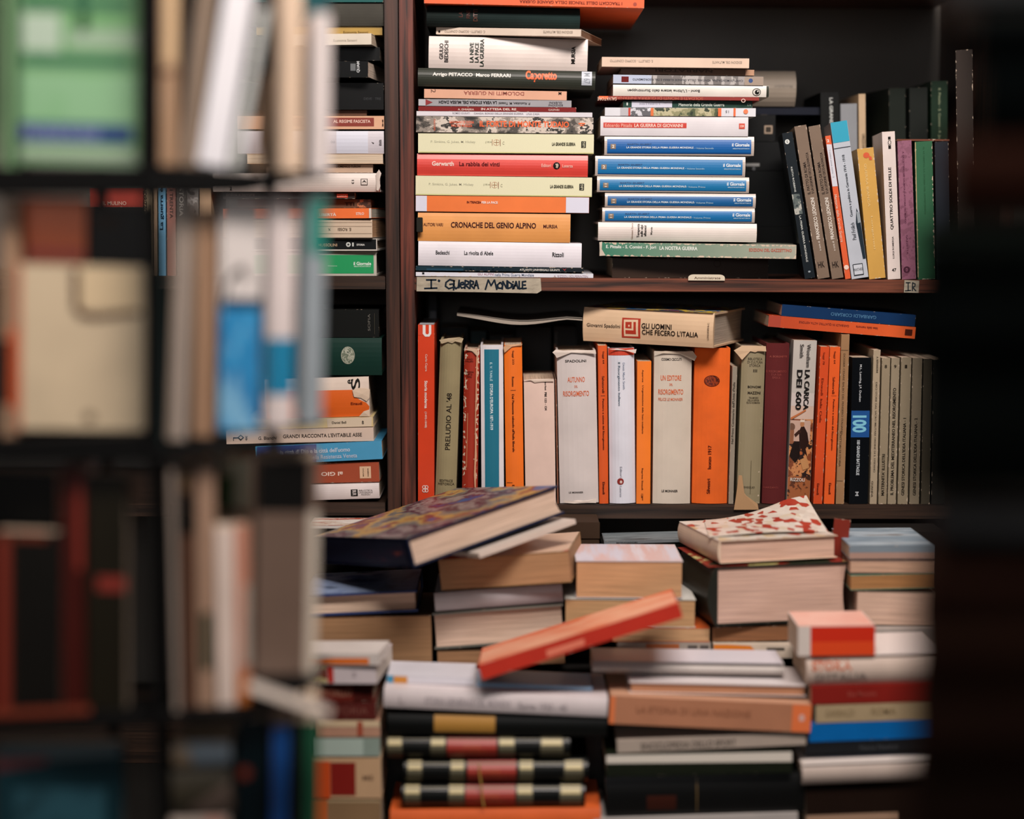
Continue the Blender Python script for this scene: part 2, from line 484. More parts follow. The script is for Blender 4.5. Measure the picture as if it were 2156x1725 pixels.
def prism(name, pts, Y, D, mat, parent=None, label=None):
    """a solid whose outline stands at depth Y and runs D back"""
    P = [hit(x, y, Y) for x, y in pts]; n = len(P)
    V = [tuple(p) for p in P] + [(p.x, p.y + D, p.z) for p in P]
    F = [tuple(range(n)), tuple(range(2 * n - 1, n - 1, -1))] + [(i, (i + 1) % n, n + (i + 1) % n, n + i) for i in range(n)]
    o = mesh_obj(name, V, F, mat)
    if parent is not None: o.parent = parent; o.matrix_basis = parent.matrix_world.inverted()
    if label: o['label'] = label
    return o


def world_box(name, x0, y0, z0, x1, y1, z1, mat, parent=None, bev=.001):
    v, f = boxg(x0, y0, z0, x1, y1, z1, bev); o = mesh_obj(name, v, f, mat)
    if parent is not None: o.parent = parent; o.matrix_basis = parent.matrix_world.inverted()
    return o

# ------------------------------------------------------------------ room and shelves
WH = wood_mat('2a1710', '75402c', 0); WV = wood_mat('241610', '4a2c20', 2); WV2 = wood_mat('2c1812', '74392a', 2)
WHD = wood_mat('1c130e', '3c2a1f', 0)


def noise_wall(c1, c2):
    return art_mat([c1, c2], 2.2, (1, 1, 1), False)


def structure(name, *a):
    o = world_box(name, *a, bev=0); tag(o, kind='structure'); return o


structure('floor', -2.6, -4.6, -.05, 2.4, .5, 0, wood_mat('2b2019', '4a382b', 1))
structure('ceiling', -2.6, -4.6, 2.75, 2.4, .5, 2.8, noise_wall('8a857c', '959085'))
structure('wall_back', -2.6, .45, 0, 2.4, .5, 2.75, noise_wall('4e4a44', '57524b'))
structure('wall_left', -2.65, -4.6, 0, -2.6, .5, 2.75, noise_wall('6b645b', '756d63'))
structure('wall_right', 2.4, -4.6, 0, 2.45, .5, 2.75, noise_wall('3a3630', '443f38'))
structure('wall_front', -2.6, -4.65, 0, 2.4, -4.6, 2.75, noise_wall('6b645b', '756d63'))


def X(px): return hit(px, 500, 0).x


TOPZ = hit(1078, -260, 0).z
rc = empty('bookcase', Matrix.Translation((X(1480), 0, 0)), 'dark brown wooden bookcase behind the book table, packed with lying and standing books', 'bookcase', 'tall wooden bookcases along the wall')
lc = empty('bookcase', Matrix.Translation((X(300), 0, 0)), 'dark wooden bookcase on the left, mostly hidden behind the near book rack', 'bookcase', 'tall wooden bookcases along the wall')
BD = .36
world_box('side_panel', X(843), 0, 0, X(872), BD, TOPZ, WV2, rc)
world_box('side_panel', X(2104), 0, 0, X(2134), BD, TOPZ, WV, rc)
world_box('side_panel', X(812), 0.002, 0, X(840.5), BD, TOPZ, WV, lc)
world_box('side_panel', X(-400), 0, 0, X(-371), BD, TOPZ, WV, lc)
bk1 = noise_wall('5c5751', '68635b')
world_box('back_panel', X(872), BD - .012, .02, X(2104), BD, TOPZ, bk1, rc, 0)
world_box('back_panel', X(-371), BD - .012, .02, X(812), BD, TOPZ, bk1, lc, 0)
for (ya, yb, th, w_) in ((-80, -74, 26, WH), (584, 590.5, 28, WH), (1061.5, 1063, 31, WHD), (1580, 1580, 28, WHD)):
    # picture height of each shelf's top edge at its left and right end
    frame_box('shelf', 872.5, ya + th, 2103, yb + th, th, BD - .014, .0015, w_, rc)
for (ya, yb, th, w_) in ((-130, -130, 26, WHD), (581, 582, 28, WHD), (1064, 1058.5, 28, WHD), (1580, 1580, 28, WHD)):
    frame_box('shelf', -371, ya + th, 811, yb + th, th, BD - .014, .0025, w_, lc)
for ya, yb in ((584, 590.5), (1061.5, 1063)):
    a, b = hit(872.5, ya, .0015), hit(2103, yb, .0015); BASES.append((a.x, a.z, b.x, b.z, -.06, .36, .012))
for ya, yb in ((581, 582), (1064, 1058.5)):
    a, b = hit(-371, ya, .0025), hit(811, yb, .0025); BASES.append((a.x, a.z, b.x, b.z, -.06, .36, .012))
XL1 = X(812) - .0012
frame_box('hinge', 877, 489, 890, 489, 31, .004, -.004, plain('35342f', .4, .6), rc, bev=.0005, label='dark grey metal tab on the side panel')


# strips of handwriting: strokes on a unit grid, drawn as ribbons
def strokes(paths, cx, w_, cy, h_, width, M, n, O, off):
    V, F = [], []; Mi = M.inverted()
    for p in paths:
        q = [Mi @ hitn(cx + (x - .5) * w_, cy - (y - .5) * h_, O, n) for x, y in p]
        q = [Vector((a.x, a.z)) for a in q]
        for i in range(len(q) - 1):
            a, b = q[i], q[i + 1]; d = (b - a)
            if d.length < 1e-6: continue
            e = d.normalized(); t = Vector((-e.y, e.x)) * width / 2; a2 = a - e * width * .3; b2 = b + e * width * .3
            k = len(V); off2 = off + .00002 * (i % 5)
            V += [(v.x, -off2, v.y) for v in (a2 + t, a2 - t, b2 - t, b2 + t)]; F.append((k, k + 1, k + 2, k + 3))
    return V, F


GL = {'I': [[(0, 1), (1, 1)], [(.5, 1), (.5, 0)], [(-.2, 0), (1.1, .05)]],
      '*': [[(.3, 1), (.55, .95), (.45, .85), (.3, .95)]],
      'G': [[(1, .85), (.5, 1), (.1, .7), (.05, .3), (.4, .05), (.9, .2), (.9, .55), (.5, .5)], [(.95, .6), (.9, -.1)]],
      'U': [[(.1, .95), (.1, .3), (.4, 0), (.8, .2), (.95, 1), (.9, .1)]],
      'e': [[(.1, .45), (.8, .5), (.7, .8), (.3, .75), (.1, .35), (.4, 0), (.9, .1)]],
      'R': [[(.15, 0), (.2, 1), (.8, .85), (.75, .55), (.2, .45), (.95, .0)]],
      'A': [[(0, 0), (.5, 1), (.95, 0)], [(.15, .4), (.85, .4)]],
      'M': [[(0, 0), (.25, 1), (.5, .4), (.8, 1), (1, 0)]],
      'O': [[(.5, .8), (.1, .5), (.2, .05), (.7, 0), (.9, .4), (.6, .8), (.4, .75)]],
      'N': [[(.05, 0), (.15, .9), (.8, .1), (.9, 1)]],
      'D': [[(.15, .95), (.15, .05), (.8, .2), (.9, .6), (.1, .95)]],
      'i': [[(.5, 0), (.5, .6)], [(.45, .85), (.6, .9)]],
      'L': [[(.3, 1), (.3, .0), (1, .08)]],
      'E': [[(.9, .95), (.2, .9), (.2, .05), (1, .1)], [(.2, .5), (.85, .5)]]}
tp = art_mat(['8f8676', 'a89e8c', 'b6ab98'], 60, (1, 1, 3), False)
M, ln, s, n = frame(877, 613.5, 1140, 616, -.001, 0); O = M.translation.copy()
tape = empty('shelf_label', M, 'strip of beige tape on the upper shelf edge, hand-lettered I GUERRA MONDIALE', 'label')
mesh_obj('tape', [(x, y, z) for y in (0, .0004) for x, z in ((0, 0), (ln * .5, -.0004), (ln * .965, -.0012), (ln, .0022), (ln * .992, 30 * s), (ln * .5, 30.6 * s), (.0003, 30.2 * s))],
         [tuple(range(7)), tuple(range(13, 6, -1))] + [(i, (i + 1) % 7, 7 + (i + 1) % 7, 7 + i) for i in range(7)], tp, parent=tape)
ws = [('I', 908, 20), ('*', 925, 9), ('G', 947, 20), ('U', 961, 13), ('e', 973, 11), ('R', 983, 12), ('R', 993.5, 11), ('A', 1003, 10),
      ('M', 1034, 24), ('O', 1053, 14), ('N', 1063, 12), ('D', 1073, 11), ('i', 1080, 8), ('A', 1086.5, 9), ('L', 1095, 9), ('E', 1103, 10)]
V, F = [], []
for i, (g, cx, w_) in enumerate(ws):
    h_ = (18, 17, 20, 18, 15, 17, 17, 17, 20, 15, 18, 17, 17, 15, 16, 17)[i]
    v, f = strokes(GL[g], cx, w_, 598.5 + (cx - 900) * .009, h_, .0021, M, n, O, .0002)
    F += [tuple(len(V) + j for j in q) for q in f]; V += v
mesh_obj('handwriting', V, F, plain('12202e', .6), parent=tape, recalc=False)
M, ln, s, n = frame(1903, 616, 1934, 617, -.001, 0); O = M.translation.copy()
tape2 = empty('shelf_label', M, 'small greyish tape label at the right end of the upper shelf edge', 'label')
v, f = boxg(0, 0, 0, ln, .0004, 26 * s, 0); mesh_obj('tape', v, f, tp, parent=tape2)
V, F = [], []
for g, cx, w_ in ((GL['I'], 1912, 9), (GL['R'], 1924, 9)):
    v, f = strokes(g, cx, w_, 604, 17, .0014, M, n, O, .0002); F += [tuple(len(V) + j for j in q) for q in f]; V += v
mesh_obj('handwriting', V, F, plain('2a3238', .6), parent=tape2, recalc=False)


def scrap(bk, pts, col='d8cbbd', off=.0009, name='torn_jacket', th=.0004):
    root, M, W, H, s, n, O = bk; Mi = M.inverted(); q = [Mi @ hitn(x, y, O, n) for x, y in pts]; m = len(q)
    V = [(p.x, -off - random.random() * .0012, p.z) for p in q]; V += [(x, y + th, z) for x, y, z in V]
    c = len(V); cx = sum(p.x for p in q) / m; cz = sum(p.z for p in q) / m
    V += [(cx, -off - .001, cz), (cx, -off + th, cz)]
    F = [(i, (i + 1) % m, c) for i in range(m)] + [(m + i, m + (i + 1) % m, c + 1) for i in range(m)] + [(i, (i + 1) % m, m + (i + 1) % m, m + i) for i in range(m)]
    return mesh_obj(name, V, F, plain(col, .8), parent=root)


# ------------------------------------------------------------------ left pile on the upper shelf
K = '16181a'
GROUP = 'books piled flat on the left of the upper shelf'
lay('thin white paperback at the very bottom of the left upper-shelf pile', 875.5, 582.5, 1249, 586.5, 10, 'dcdde6', D=.17, dec=[
    ('t', 'GLI ALPINI', 1023, 577.5, 34, 5, 'r', 'a87f8f', .3), ('t', 'nella Prima Guerra Mondiale', 1083, 579, 82, 6, 'r', '5d6c86', .3), ('t', 'A. RIZZOLI SOLFERINTEN', 1202, 582, 72, 5, 'r', 'b09aa8', .2), ('r', 889, 572, 893.5, 577.5, K)])
lay('thin dark blue-green paperback above the thin white one, left upper pile', 875.5, 569.5, 1229, 573.5, 9.5, '17323d', col2='121a20', D=.17, dec=[
    ('r', 898, 565, 975, 571, '23465a'), ('t', 'PRIMA GUERRA MONDIALE', 1026, 567, 96, 7, 'r', '0d2431', 1), ('t', 'ATLANTI UNIVERSALI GIUNTI', 1136, 568.5, 84, 4.2, 'r', 'd8d4cc', .8), ('p', [(1184, 565), (1189, 571), (1193, 564), (1189, 568)], 'a03030')])
lay('thick white paperback with small black serif title, low in the left upper pile', 880.4, 559.5, 1224, 564.5, 52, 'e3dfe6', D=.15, bulge=.002, pages='9fae9e', hard=1, dec=[
    ('t', 'Bedeschi', 932, 532, 29, 8.5, 'r', K, .7), ('t', 'La rivolta di Abele', 1008, 533, 61, 8.5, 'r', K, .6), ('t', 'Rizzoli', 1175, 536.5, 24, 9.5, 'r', K, .8)])
lay('yellow-orange hardcover with large dark capitals across its spine', 879.4, 507.5, 1200.4, 511.5, 60.5, 'e09a55', D=.15, wear=.5, hard=1, bulge=.002, dec=[
    ('t', 'AUTORI VARI', 912, 473, 41, 7, 'r', '4a1a18', .6), ('t', 'CRONACHE DEL GENIO ALPINO', 1039, 474.5, 179, 12, 'r', '3d1416', .9), ('t', 'MURSIA', 1159, 477, 30, 7.5, 'r', '4a1a18', .7)])
lay('orange paperback with white blocks at both ends of the spine', 875, 445, 1240, 449, 33.5, 'ea7836', D=.16, wear=0, dec=[
    ('r', 870, 400, 898.6, 450, 'dcdcec'), ('r', 1192, 405, 1245, 460, 'dcdcec'), ('t', 'IN TRINCEA', 998, 426, 30, 5, 'r', '5a120e', 1.2), ('t', 'PER LA PACE', 1031, 426.5, 34, 5, 'r', 'f6e4dc', 1.2)])


def cream(label, x0, y0, x1, y1, th, dx, dy):
    lay(label, x0, y0, x1, y1, th, 'e3e0bd', D=.17, wear=.15, dec=[
        ('f', .0, 1.0, 'e3e0bd'), ('r', x0 + 1, y0 - 2.6, x1, y1 - .5, 'ccc987'),
        ('t', 'P. Simkins, G. Jukes, M. Hickey', 950 + dx, 389 + dy, 94, 6.5, 'r', '9a9880', .1), ('t', '(1914', 1024.5 + dx, 389.5 + dy, 13, 5, 'r', '7b7a60', .4),
        ('r', 1032 + dx, 383 + dy, 1033 + dx, 396 + dy, '9c6a4a'), ('o', 1041.5 + dx, 389.5 + dy, 7, 6.6, 'd8b090', .9), ('r', 1036 + dx, 389 + dy, 1047 + dx, 390 + dy, 'a07048'), ('r', 1041 + dx, 384 + dy, 1042 + dx, 395 + dy, 'a07048'),
        ('r', 1049 + dx, 383 + dy, 1050 + dx, 397 + dy, '8a5a40'), ('t', 'C', 1056 + dx, 390.5 + dy, 4, 6, 'r', 'b4b298', .2),
        ('t', 'LA GRANDE GUERRA', 1183 + dx, 393 + dy, 49, 6.8, 'r', '2c2a18', .9), ('r', 1220 + dx, 387 + dy, 1229.5 + dx, 400.5 + dy, '1a1a16'), ('t', 'LEG', 1225 + dx, 394 + dy, 11, 5, 'u', 'd8d6b8', .5)])


cream('pale cream-yellow paperback lying just above the orange one with white ends', 875, 410.8, 1246, 415, 41, 0, 0)
lay('glossy red paperback with white and black title between two cream-yellow ones', 878, 369.2, 1237.5, 372.5, 46, 'd8473e', D=.15, bulge=.003, wear=.08, rough=.3, dec=[
    ('t', 'Gerwarth', 932.5, 344.5, 46, 9.5, 'r', 'efd6cc', 1), ('t', 'La rabbia dei vinti', 1009.5, 345.5, 85, 9, 'r', '5a0f12', .8), ('t', 'Editori', 1150, 348.5, 20, 7, 'r', 'efb9ac', .5),
    ('d', 1172, 349, 7.4, 7.4, '15100f'), ('p', [(1169, 345), (1175, 344.5), (1176, 349), (1174, 354.5), (1170, 353), (1171, 349)], 'b8a898'), ('t', 'Laterza', 1195, 349.5, 22, 6.5, 'r', 'efb9ac', .5)])
cream('pale cream-yellow paperback lying under the book with a black and white photo spine', 880.4, 321.8, 1250, 324.2, 41, 4, -89.5)
lay('paperback with a rocky black and white photo along its spine and orange lettering', 876, 278.4, 1249, 282, 34, 'b5a79c', D=.17, wear=.1, dec=[
    ('f', 0, 1, art_mat(['1d1a18', '4a443e', '8d8379', 'cbbfb3', '2a2724', 'ded2c4'], 34, (1, 1, 1.6))),
    ('t', 'ROBERTO STRIFFLER', 915, 262.5, 24, 3.5, 'u', 'd05a30', .6), ('t', 'GIOVANNI DE DONA\nWALTER MUSIZZA', 972, 261, 52, 13, 'r', 'e0582a', .7),
    ('t', 'IL FORTE DI MONTE TUDAIO', 1104, 261.5, 188, 12.5, 'r', 'f2672e', 1), ('r', 1218, 259, 1232, 262, 'e86a30'), ('r', 1221, 263.5, 1229, 265.5, 'e86a30')])
lay('thin white booklet on top of the photo-spined book, left upper pile', 877, 243.6, 1247, 246.8, 10, 'dad6dc', D=.16, wear=.1, dec=[('t', 'ROMEO GIURATI', 971, 238.5, 36, 4, 'r', '8a8790', .2), ('t', 'CANGIA, BORGO DELLA GRANDE GUERRA', 1050, 239.5, 104, 4, 'r', '7a7780', .3), ('t', 'UNA CASA', 1122, 240, 28, 4, 'r', '9a97a0', .2)])
lay('very thin dark red booklet with white capitals, left upper pile', 881, 233.4, 1213, 236.2, 10, '7d1f1f', D=.15, wear=.15, dec=[('t', 'A. GHIARRA', 981, 230.5, 34, 4, 'r', 'e6c8be', .6), ('t', 'IN ATTESA DEL RE', 1050, 230, 74, 4.6, 'r', 'ecd4ca', .8), ('t', 'GASPARI', 1166, 231.5, 23, 4, 'r', 'd8b4aa', .4)])
lay('thin grey paperback with a small red triangle, under the pinkish one, left upper pile', 881, 223.3, 1203, 226.6, 15, '9b999e', D=.15, wear=.1, dec=[
    ('r', 881, 206, 896, 225, 'b9b8be'), ('p', [(896, 209), (896, 222), (911, 215.5)], '8d1f22'), ('t', 'LA VERA STORIA DEL MUSSA DAGH', 985, 215.5, 122, 6.5, 'i', '221f20', 1), ('t', 'P. Kuciukian, M. Tosatti', 1083, 217.5, 66, 5.5, 'i', '3c383a', .6), ('t', 'EDIZIONI\nGUERINI', 1170, 219, 30, 9, 'i', '454145', .2)])
lay('thin salmon-pink paperback with its reddish title upside down', 893, 206.6, 1193, 211.8, 19.5, 'd9a488', D=.15, wear=.2, dec=[('t', '2', 912.5, 191.5, 7, 10, 'd', '6a4334', .2), ('t', 'DOLOMITI IN GUERRA', 1040, 196.5, 127, 7.5, 'i', '9a4a3c', .4), ('t', 'M', 1179, 196.8, 6, 6, 'i', '1a1412', 1.2)])
lay('thick charcoal-green hardcover with an orange word and a white sticker on the spine', 879.4, 181, 1253, 189, 38.5, '33362f', D=.17, hard=1, bulge=.004, wear=.12, rough=.35, dec=[
    ('t', 'Arrigo PETACCO  Marco FERRARI', 993, 158.5, 164, 9.5, 'r', 'e6e2da', .9), ('t', 'Caporetto', 1139.5, 161, 66, 24, 'r', 'f0662e', 1.6), ('r', 1225, 150, 1246, 180, 'c2c8d2'), ('t', 'M 67', 1236, 165, 22, 13, 'd', '7d858f', .1)])
b_ = lay('thick white book with vertical black capitals, high in the left upper pile', 902, 142.4, 1236.5, 149.6, 66.5, 'dfd2cb', D=.15, bulge=.004, hard=1, wear=.15, dec=[
    ('t', 'GIULIO\nBEDESCHI', 934.5, 108, 45, 19, 'u', '1e1c1c', 1), ('t', 'LA NEVE\nLA PACE\nLA GUERRA', 1004, 110.5, 57, 30, 'u', '16281f', 1), ('t', 'MURSIA', 1207, 116, 36, 8.5, 'u', '14120f', 1.2)])
lay('thin beige paperback with upside-down print on the thick white book, left upper pile', 918, 74.5, 1223, 79.5, 17.5, 'dccab9', D=.13, yaw=-14, Y=.02, wear=.2, pages='8d6a50', dec=[('d', 925, 66.5, 2.4, 2.4, '2a211c'), ('t', 'C. CERLETTI - SCOPPIO CONFITTO', 979, 66.5, 88, 4.8, 'i', '9a8a7c', .2), ('t', 'EDIZIONI DEL MUTANTE', 1175, 67.5, 62, 5, 'i', '8f8072', .2)])
lay('thick blackish-green leather book with faded red lettering near the top of the left pile', 898, 54.5, 1221, 59.5, 42, '141d1b', col2='1a2f2e', D=.16, hard=1, bulge=.007, cloth=1, wear=.05, dec=[('t', 'LA', 970, 30, 12, 8, 'u', '5c3730', .4), ('t', 'FINE', 986, 30, 17, 8, 'u', '5c3730', .4), ('t', 'DITTI', 1001, 32, 25, 9, 'u', '6a4438', .6)])
lay('large orange book with upside-down title lying across the top of the left upper pile', 893, 9.5, 1356, 20, 24, 'e2602e', D=.27, wear=.15, Y=-.01, dec=[('t', 'I TRACCIATI DELLE TRINCEE DELLA GRANDE GUERRA', 1202, 5.5, 216, 6.5, 'i', '6a2416', .8), ('d', 1337, 9, 4, 4, 'a23a20')])

# ------------------------------------------------------------------ second pile on the upper shelf
GROUP = 'books piled flat in the middle of the upper shelf'
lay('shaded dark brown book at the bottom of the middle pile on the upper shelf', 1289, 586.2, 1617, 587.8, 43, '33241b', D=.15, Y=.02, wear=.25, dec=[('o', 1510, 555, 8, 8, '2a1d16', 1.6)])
M, ln, s, n = frame(1449, 590.5, 1526, 591, -.0012, 0)
tg = empty('bookmark', M, 'rounded cream paper tag with dark script poking up at the upper shelf edge', 'bookmark')
pts = [(0, 0), (ln, 0)] + [(ln * (.5 + .5 * math.cos(a)) if False else (ln - .007 + .007 * math.cos(a)), .0035 + .004 * math.sin(a)) for a in [i * math.pi / 12 for i in range(7)]] + [((.007 - .007 * math.cos(a)), .0035 + .004 * math.sin(a)) for a in [math.pi / 2 - i * math.pi / 12 for i in range(7)]]
m_ = len(pts); mesh_obj('card', [(x, 0, z) for x, z in pts] + [(x, .0006, z) for x, z in pts], [tuple(range(m_)), tuple(range(2 * m_ - 1, m_ - 1, -1))] + [(i, (i + 1) % m_, m_ + (i + 1) % m_, m_ + i) for i in range(m_)], plain('d8ccb6', .7), parent=tg)
vs, fs = text_geo('Amministrate', .5); mesh_obj('script', [(ln * .52 + x * ln * .72, -.0002, .0032 + y * .003) for x, y in vs], fs, plain('6a5442', .6), parent=tg, recalc=False)
b_ = lay('green-spined paperback with white title, sticking out right, low in the middle pile', 1262, 539, 1676, 545.3, 29, '2f7a60', col2='a3a494', D=.12, yaw=-6, wear=.75, dec=[
    ('t', 'E. Pittalis - S. Comini - F. Jori', 1328.5, 521, 105, 8.5, 'r', 'e8ece4', .8), ('t', 'LA NOSTRA GUERRA', 1428.5, 523, 79, 7.8, 'r', 'e8ece4', 1), ('t', 'EDIZIONI DEL GAZZETTINO', 1622, 527, 88, 6.5, 'r', 'bf5a44', .6)])
scrap(b_, [(1262, 510), (1268, 509), (1266, 520), (1268, 532), (1275, 538), (1263, 539)], 'cfc2b2', .0006)
lay('cream dust-jacketed book with an orange stain and tiny vertical print', 1259, 506.6, 1593, 510.3, 39, 'ddd2cb', D=.14, hard=1, bulge=.003, wear=.2, pages='8f9f88', dec=[
    ('t', 'Giovanni Zanca', 1331, 487, 34, 3.6, 'u', '8a6a52', .3), ('t', 'Tempesta\nsulle alpi\nalbanesi', 1351, 486, 29, 20, 'u', '1e1a18', .6), ('t', 'Mursia', 1371.5, 486, 16, 4, 'u', '4a4440', .3)])


def blue(label, x0, y0, x1, y1, th, vol, col, bar=None):
    m = th / 30; yc = (y0 + y1) / 2 - th * .5; pl, pr, pt, pb = x0 + 6, x1 - 6, y0 - th + 5.5, y1 - 3.5
    bkk = lay(label, x0, y0, x1, y1, th, 'c0b3aa', D=.145, hard=1, bulge=.0025, wear=.35, rough=.3, pages='b9aa9c', dec=[
        ('r', pl, pt + 1, pr, pb, col), ('r', pl, pb - 3 * m, pr, pb, '0a4886' if vol != 'x' else col),
        ('r', x0 + 13, yc - 4, x0 + 24, yc + 6.5, '8f7a66'), ('t', vol, x0 + 18.5, yc + 1.2, 5, 6.5, 'r', 'ece6e0', 1),
        ('t', 'MARTIN GILBERT', x0 + 74, yc - 3.4, 51, 3.6, 'r', '0b4478', .8), ('t', 'LA GRANDE STORIA DELLA PRIMA GUERRA MONDIALE', x0 + 117, yc + 3.5, 141, 4, 'r', 'dde8ee', .8),
        ('t', '• Volume ' + ('Secondo' if vol == '2' else 'Primo'), x0 + 208 if vol == '1' else x0 + 210, yc + 5, 40, 3.6, 'r', 'a8cbe0', .3),
        ('t', 'il Giornale', x1 - 28, yc - 1 if th < 35 else yc - 2, 37, 7, 'r', 'e4eef4', .8), ('t', 'BIBLIOTECASTORICA', x1 - 27, yc + 6, 35, 2.6, 'r', 'b9d8ea', .5)])
    return bkk


blue('blue boxed history volume lying directly on the cream jacketed book', 1268, 469, 1589, 470.8, 32, '1', '0f6fae')
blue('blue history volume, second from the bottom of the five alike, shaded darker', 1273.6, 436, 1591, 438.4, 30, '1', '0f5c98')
blue('blue history volume in the middle of the five alike, with a greyish top edge', 1257, 404, 1577, 406.6, 33, '1', '1074ac')
blue('blue history volume with worn left corner, second from the top of the five alike', 1253, 370, 1569, 372.6, 42, '2', '1272ae')
blue('blue history volume topmost of five alike, under the white red-barred book', 1272.5, 326.5, 1587.5, 328, 40, '2', '0c5fa8')
lay('white paperback with a red title bar, on top of the blue volumes', 1264, 285.5, 1575, 287.3, 41, 'd9d4d8', D=.15, bulge=.001, wear=.05, dec=[
    ('r', 1270.5, 258, 1445.5, 269.8, 'c8382a'), ('t', 'Edoardo Pittalis', 1302.5, 264, 57, 7, 'r', 'e8b0a0', .3), ('t', 'LA GUERRA DI GIOVANNI', 1386.5, 264.3, 102, 7, 'r', 'f0d8cc', .7), ('r', 1556, 260, 1568, 271.5, 'cf4a34'), ('t', 'n', 1562, 265.8, 4, 8, 'd', 'f0d0c4', .6)])
lay('thin paperback with orange stripes and a mossy photo on its spine', 1273.6, 244.2, 1591, 245.6, 18, 'd6d6dc', D=.16, wear=.05, dec=[
    ('r', 1306, 225, 1323, 247, 'b9b7bc'), ('r', 1323, 225, 1327.5, 247, 'c23c2a'), ('r', 1327.5, 225, 1371, 247, art_mat(['c9c9cf', '5c5c60', 'd6d6dc'], 60)), ('r', 1370, 225, 1376, 247, 'e07034'),
    ('r', 1376, 225, 1512, 247, art_mat(['23301f', '4a5438', '8c8a66', 'b5ae8c', '2f3a28'], 40)), ('r', 1512, 225, 1518.5, 247, 'e86a34'), ('t', '15', 1531, 235, 7, 5, 'i', '77777c', .3), ('r', 1544.5, 225, 1548.5, 247, 'e86a34'), ('d', 1570, 235, 5, 5, 'ea8055')])
lay('thin dark green paperback with white script and a white label, middle upper pile', 1312, 227.8, 1584, 228.2, 15.5, '1f3d33', D=.15, Y=.008, wear=.1, dec=[('r', 1330, 212, 1415, 226, 'c8c8d6'), ('t', '3. GUERRA E FEDE', 1368, 218.6, 44, 4, 'i', '77778a', .2), ('t', '1', 1320.5, 219, 3, 6, 'r', 'd0d8d0', .6), ('t', 'Memorie della Grande Guerra', 1477, 220.5, 96, 7, 'r', 'cfd8ce', .3), ('t', 'RCS', 1577, 221, 8, 5, 'i', '93a398', .3)])
lay('thin dark red paperback whose left end is orange, title upside down', 1260.5, 217.4, 1598, 220.5, 15.5, '8a231a', D=.16, yaw=-1, wear=.05, dec=[('r', 1258, 190, 1280, 225, 'e86a2c'), ('t', 'SOLDATI E MONTI DI GUERRA INFERNALE', 1385, 207, 190, 6, 'i', 'c05f48', .3), ('t', 'SALVATORE', 1278, 208, 40, 7, 'i', 'e8c4b0', .3), ('o', 1565, 212, 4.5, 4, 'e9c9bc', 1.4)])
lay('white paperback with upside-down black serif title and a round eye emblem', 1290.6, 204, 1619, 206.8, 26, 'ddd8cf', D=.15, wear=.1, bulge=.001, dec=[('t', "Bonvi - L'Ultime lettere dello Sturmtruppen", 1397.5, 190.5, 152, 7.6, 'i', '1d1a18', .7), ('o', 1593, 194, 9, 8, '2e2a28', 1.4), ('d', 1594, 194, 4.8, 4.8, '161414'), ('d', 1595.5, 192.5, 1.6, 1.6, 'd8d2ca'), ('r', 1614, 181, 1619, 205, '30342a')])
lay('paperback with grey photographic spine and pale blue left end, print upside down', 1290.6, 177.8, 1607, 182.4, 21, '9a9594', D=.15, wear=.05, dec=[
    ('r', 1288, 150, 1375, 185, 'b8c2d8'), ('r', 1372, 150, 1570, 190, art_mat(['8b8684', 'b0aba8', '6f6a68', '9c9694'], 40, (1, 1, .4))), ('r', 1568, 150, 1610, 190, 'a08f80'),
    ('r', 1308.5, 161, 1323.5, 173, '6a1a18'), ('t', 'CANTI DI MONTAGNA, PONTARE, DELLA GRANDE GUERRA E DEL RISORGIMENTO', 1448, 168.5, 232, 5, 'i', '3a3c46', .4), ('d', 1580.5, 170, 4.5, 4.5, '2c4a80')])
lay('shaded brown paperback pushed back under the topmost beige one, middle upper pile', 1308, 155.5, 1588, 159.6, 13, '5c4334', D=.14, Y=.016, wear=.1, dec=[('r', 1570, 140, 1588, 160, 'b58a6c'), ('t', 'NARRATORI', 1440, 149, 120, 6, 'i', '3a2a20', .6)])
lay('pinkish-beige paperback on top of the middle upper pile, print upside down', 1267, 141.2, 1577, 144.5, 21.5, 'dbc0ab', D=.14, wear=.2, dec=[('t', 'E. CERLETTI - SCOPPIO CONFITTO', 1329.5, 128.5, 90, 5, 'i', '8f8072', .2), ('t', 'EDIZIONI DEL MUTANTE', 1531, 131.5, 62, 5, 'i', '8f8072', .2)])
GROUP = 'books in the second row of the upper shelf'
lay('big black book lying on the shelf behind the middle upper pile', 1330, 586, 1705, 588, 110, '080a0a', D=.15, Y=.18, hard=1, wear=.0)
lay('thick near-black book behind the blue volumes, second from its shelf', 1300, 477, 1690, 479, 118, '080b0c', D=.15, Y=.18, hard=1, wear=.0)
lay('dark book with a small whitish spot, behind the upper blue volumes', 1320, 360, 1700, 361, 62, '0a0c0d', D=.15, Y=.18, hard=1, wear=.0, dec=[('r', 1570, 344, 1599, 350, '9a9a98'), ('r', 1584, 351, 1590, 360, '55565a')])
lay('black book with a tiny framed photo, behind the middle upper pile', 1330, 298, 1632, 298, 56, '090b0c', D=.15, Y=.18, wear=.05, dec=[('r', 1609.5, 264.5, 1626, 281.5, 'b09a84'), ('r', 1612, 267, 1623.5, 279, '3a332c')])
lay('slim dark navy book on the black one, just under the grey-silver book', 1330, 241, 1735, 243, 17, '0a1020', D=.15, Y=.18, wear=.0)
lay('big silvery beige book whose end shows right of the middle upper pile', 1330, 222, 1676, 223, 74, '9a8f82', D=.15, Y=.165, hard=1, bulge=.012, wear=.1, rough=.2, dec=[('t', 'Mondadori', 1650, 182, 38, 7, 'i', '756a5c', .5)])

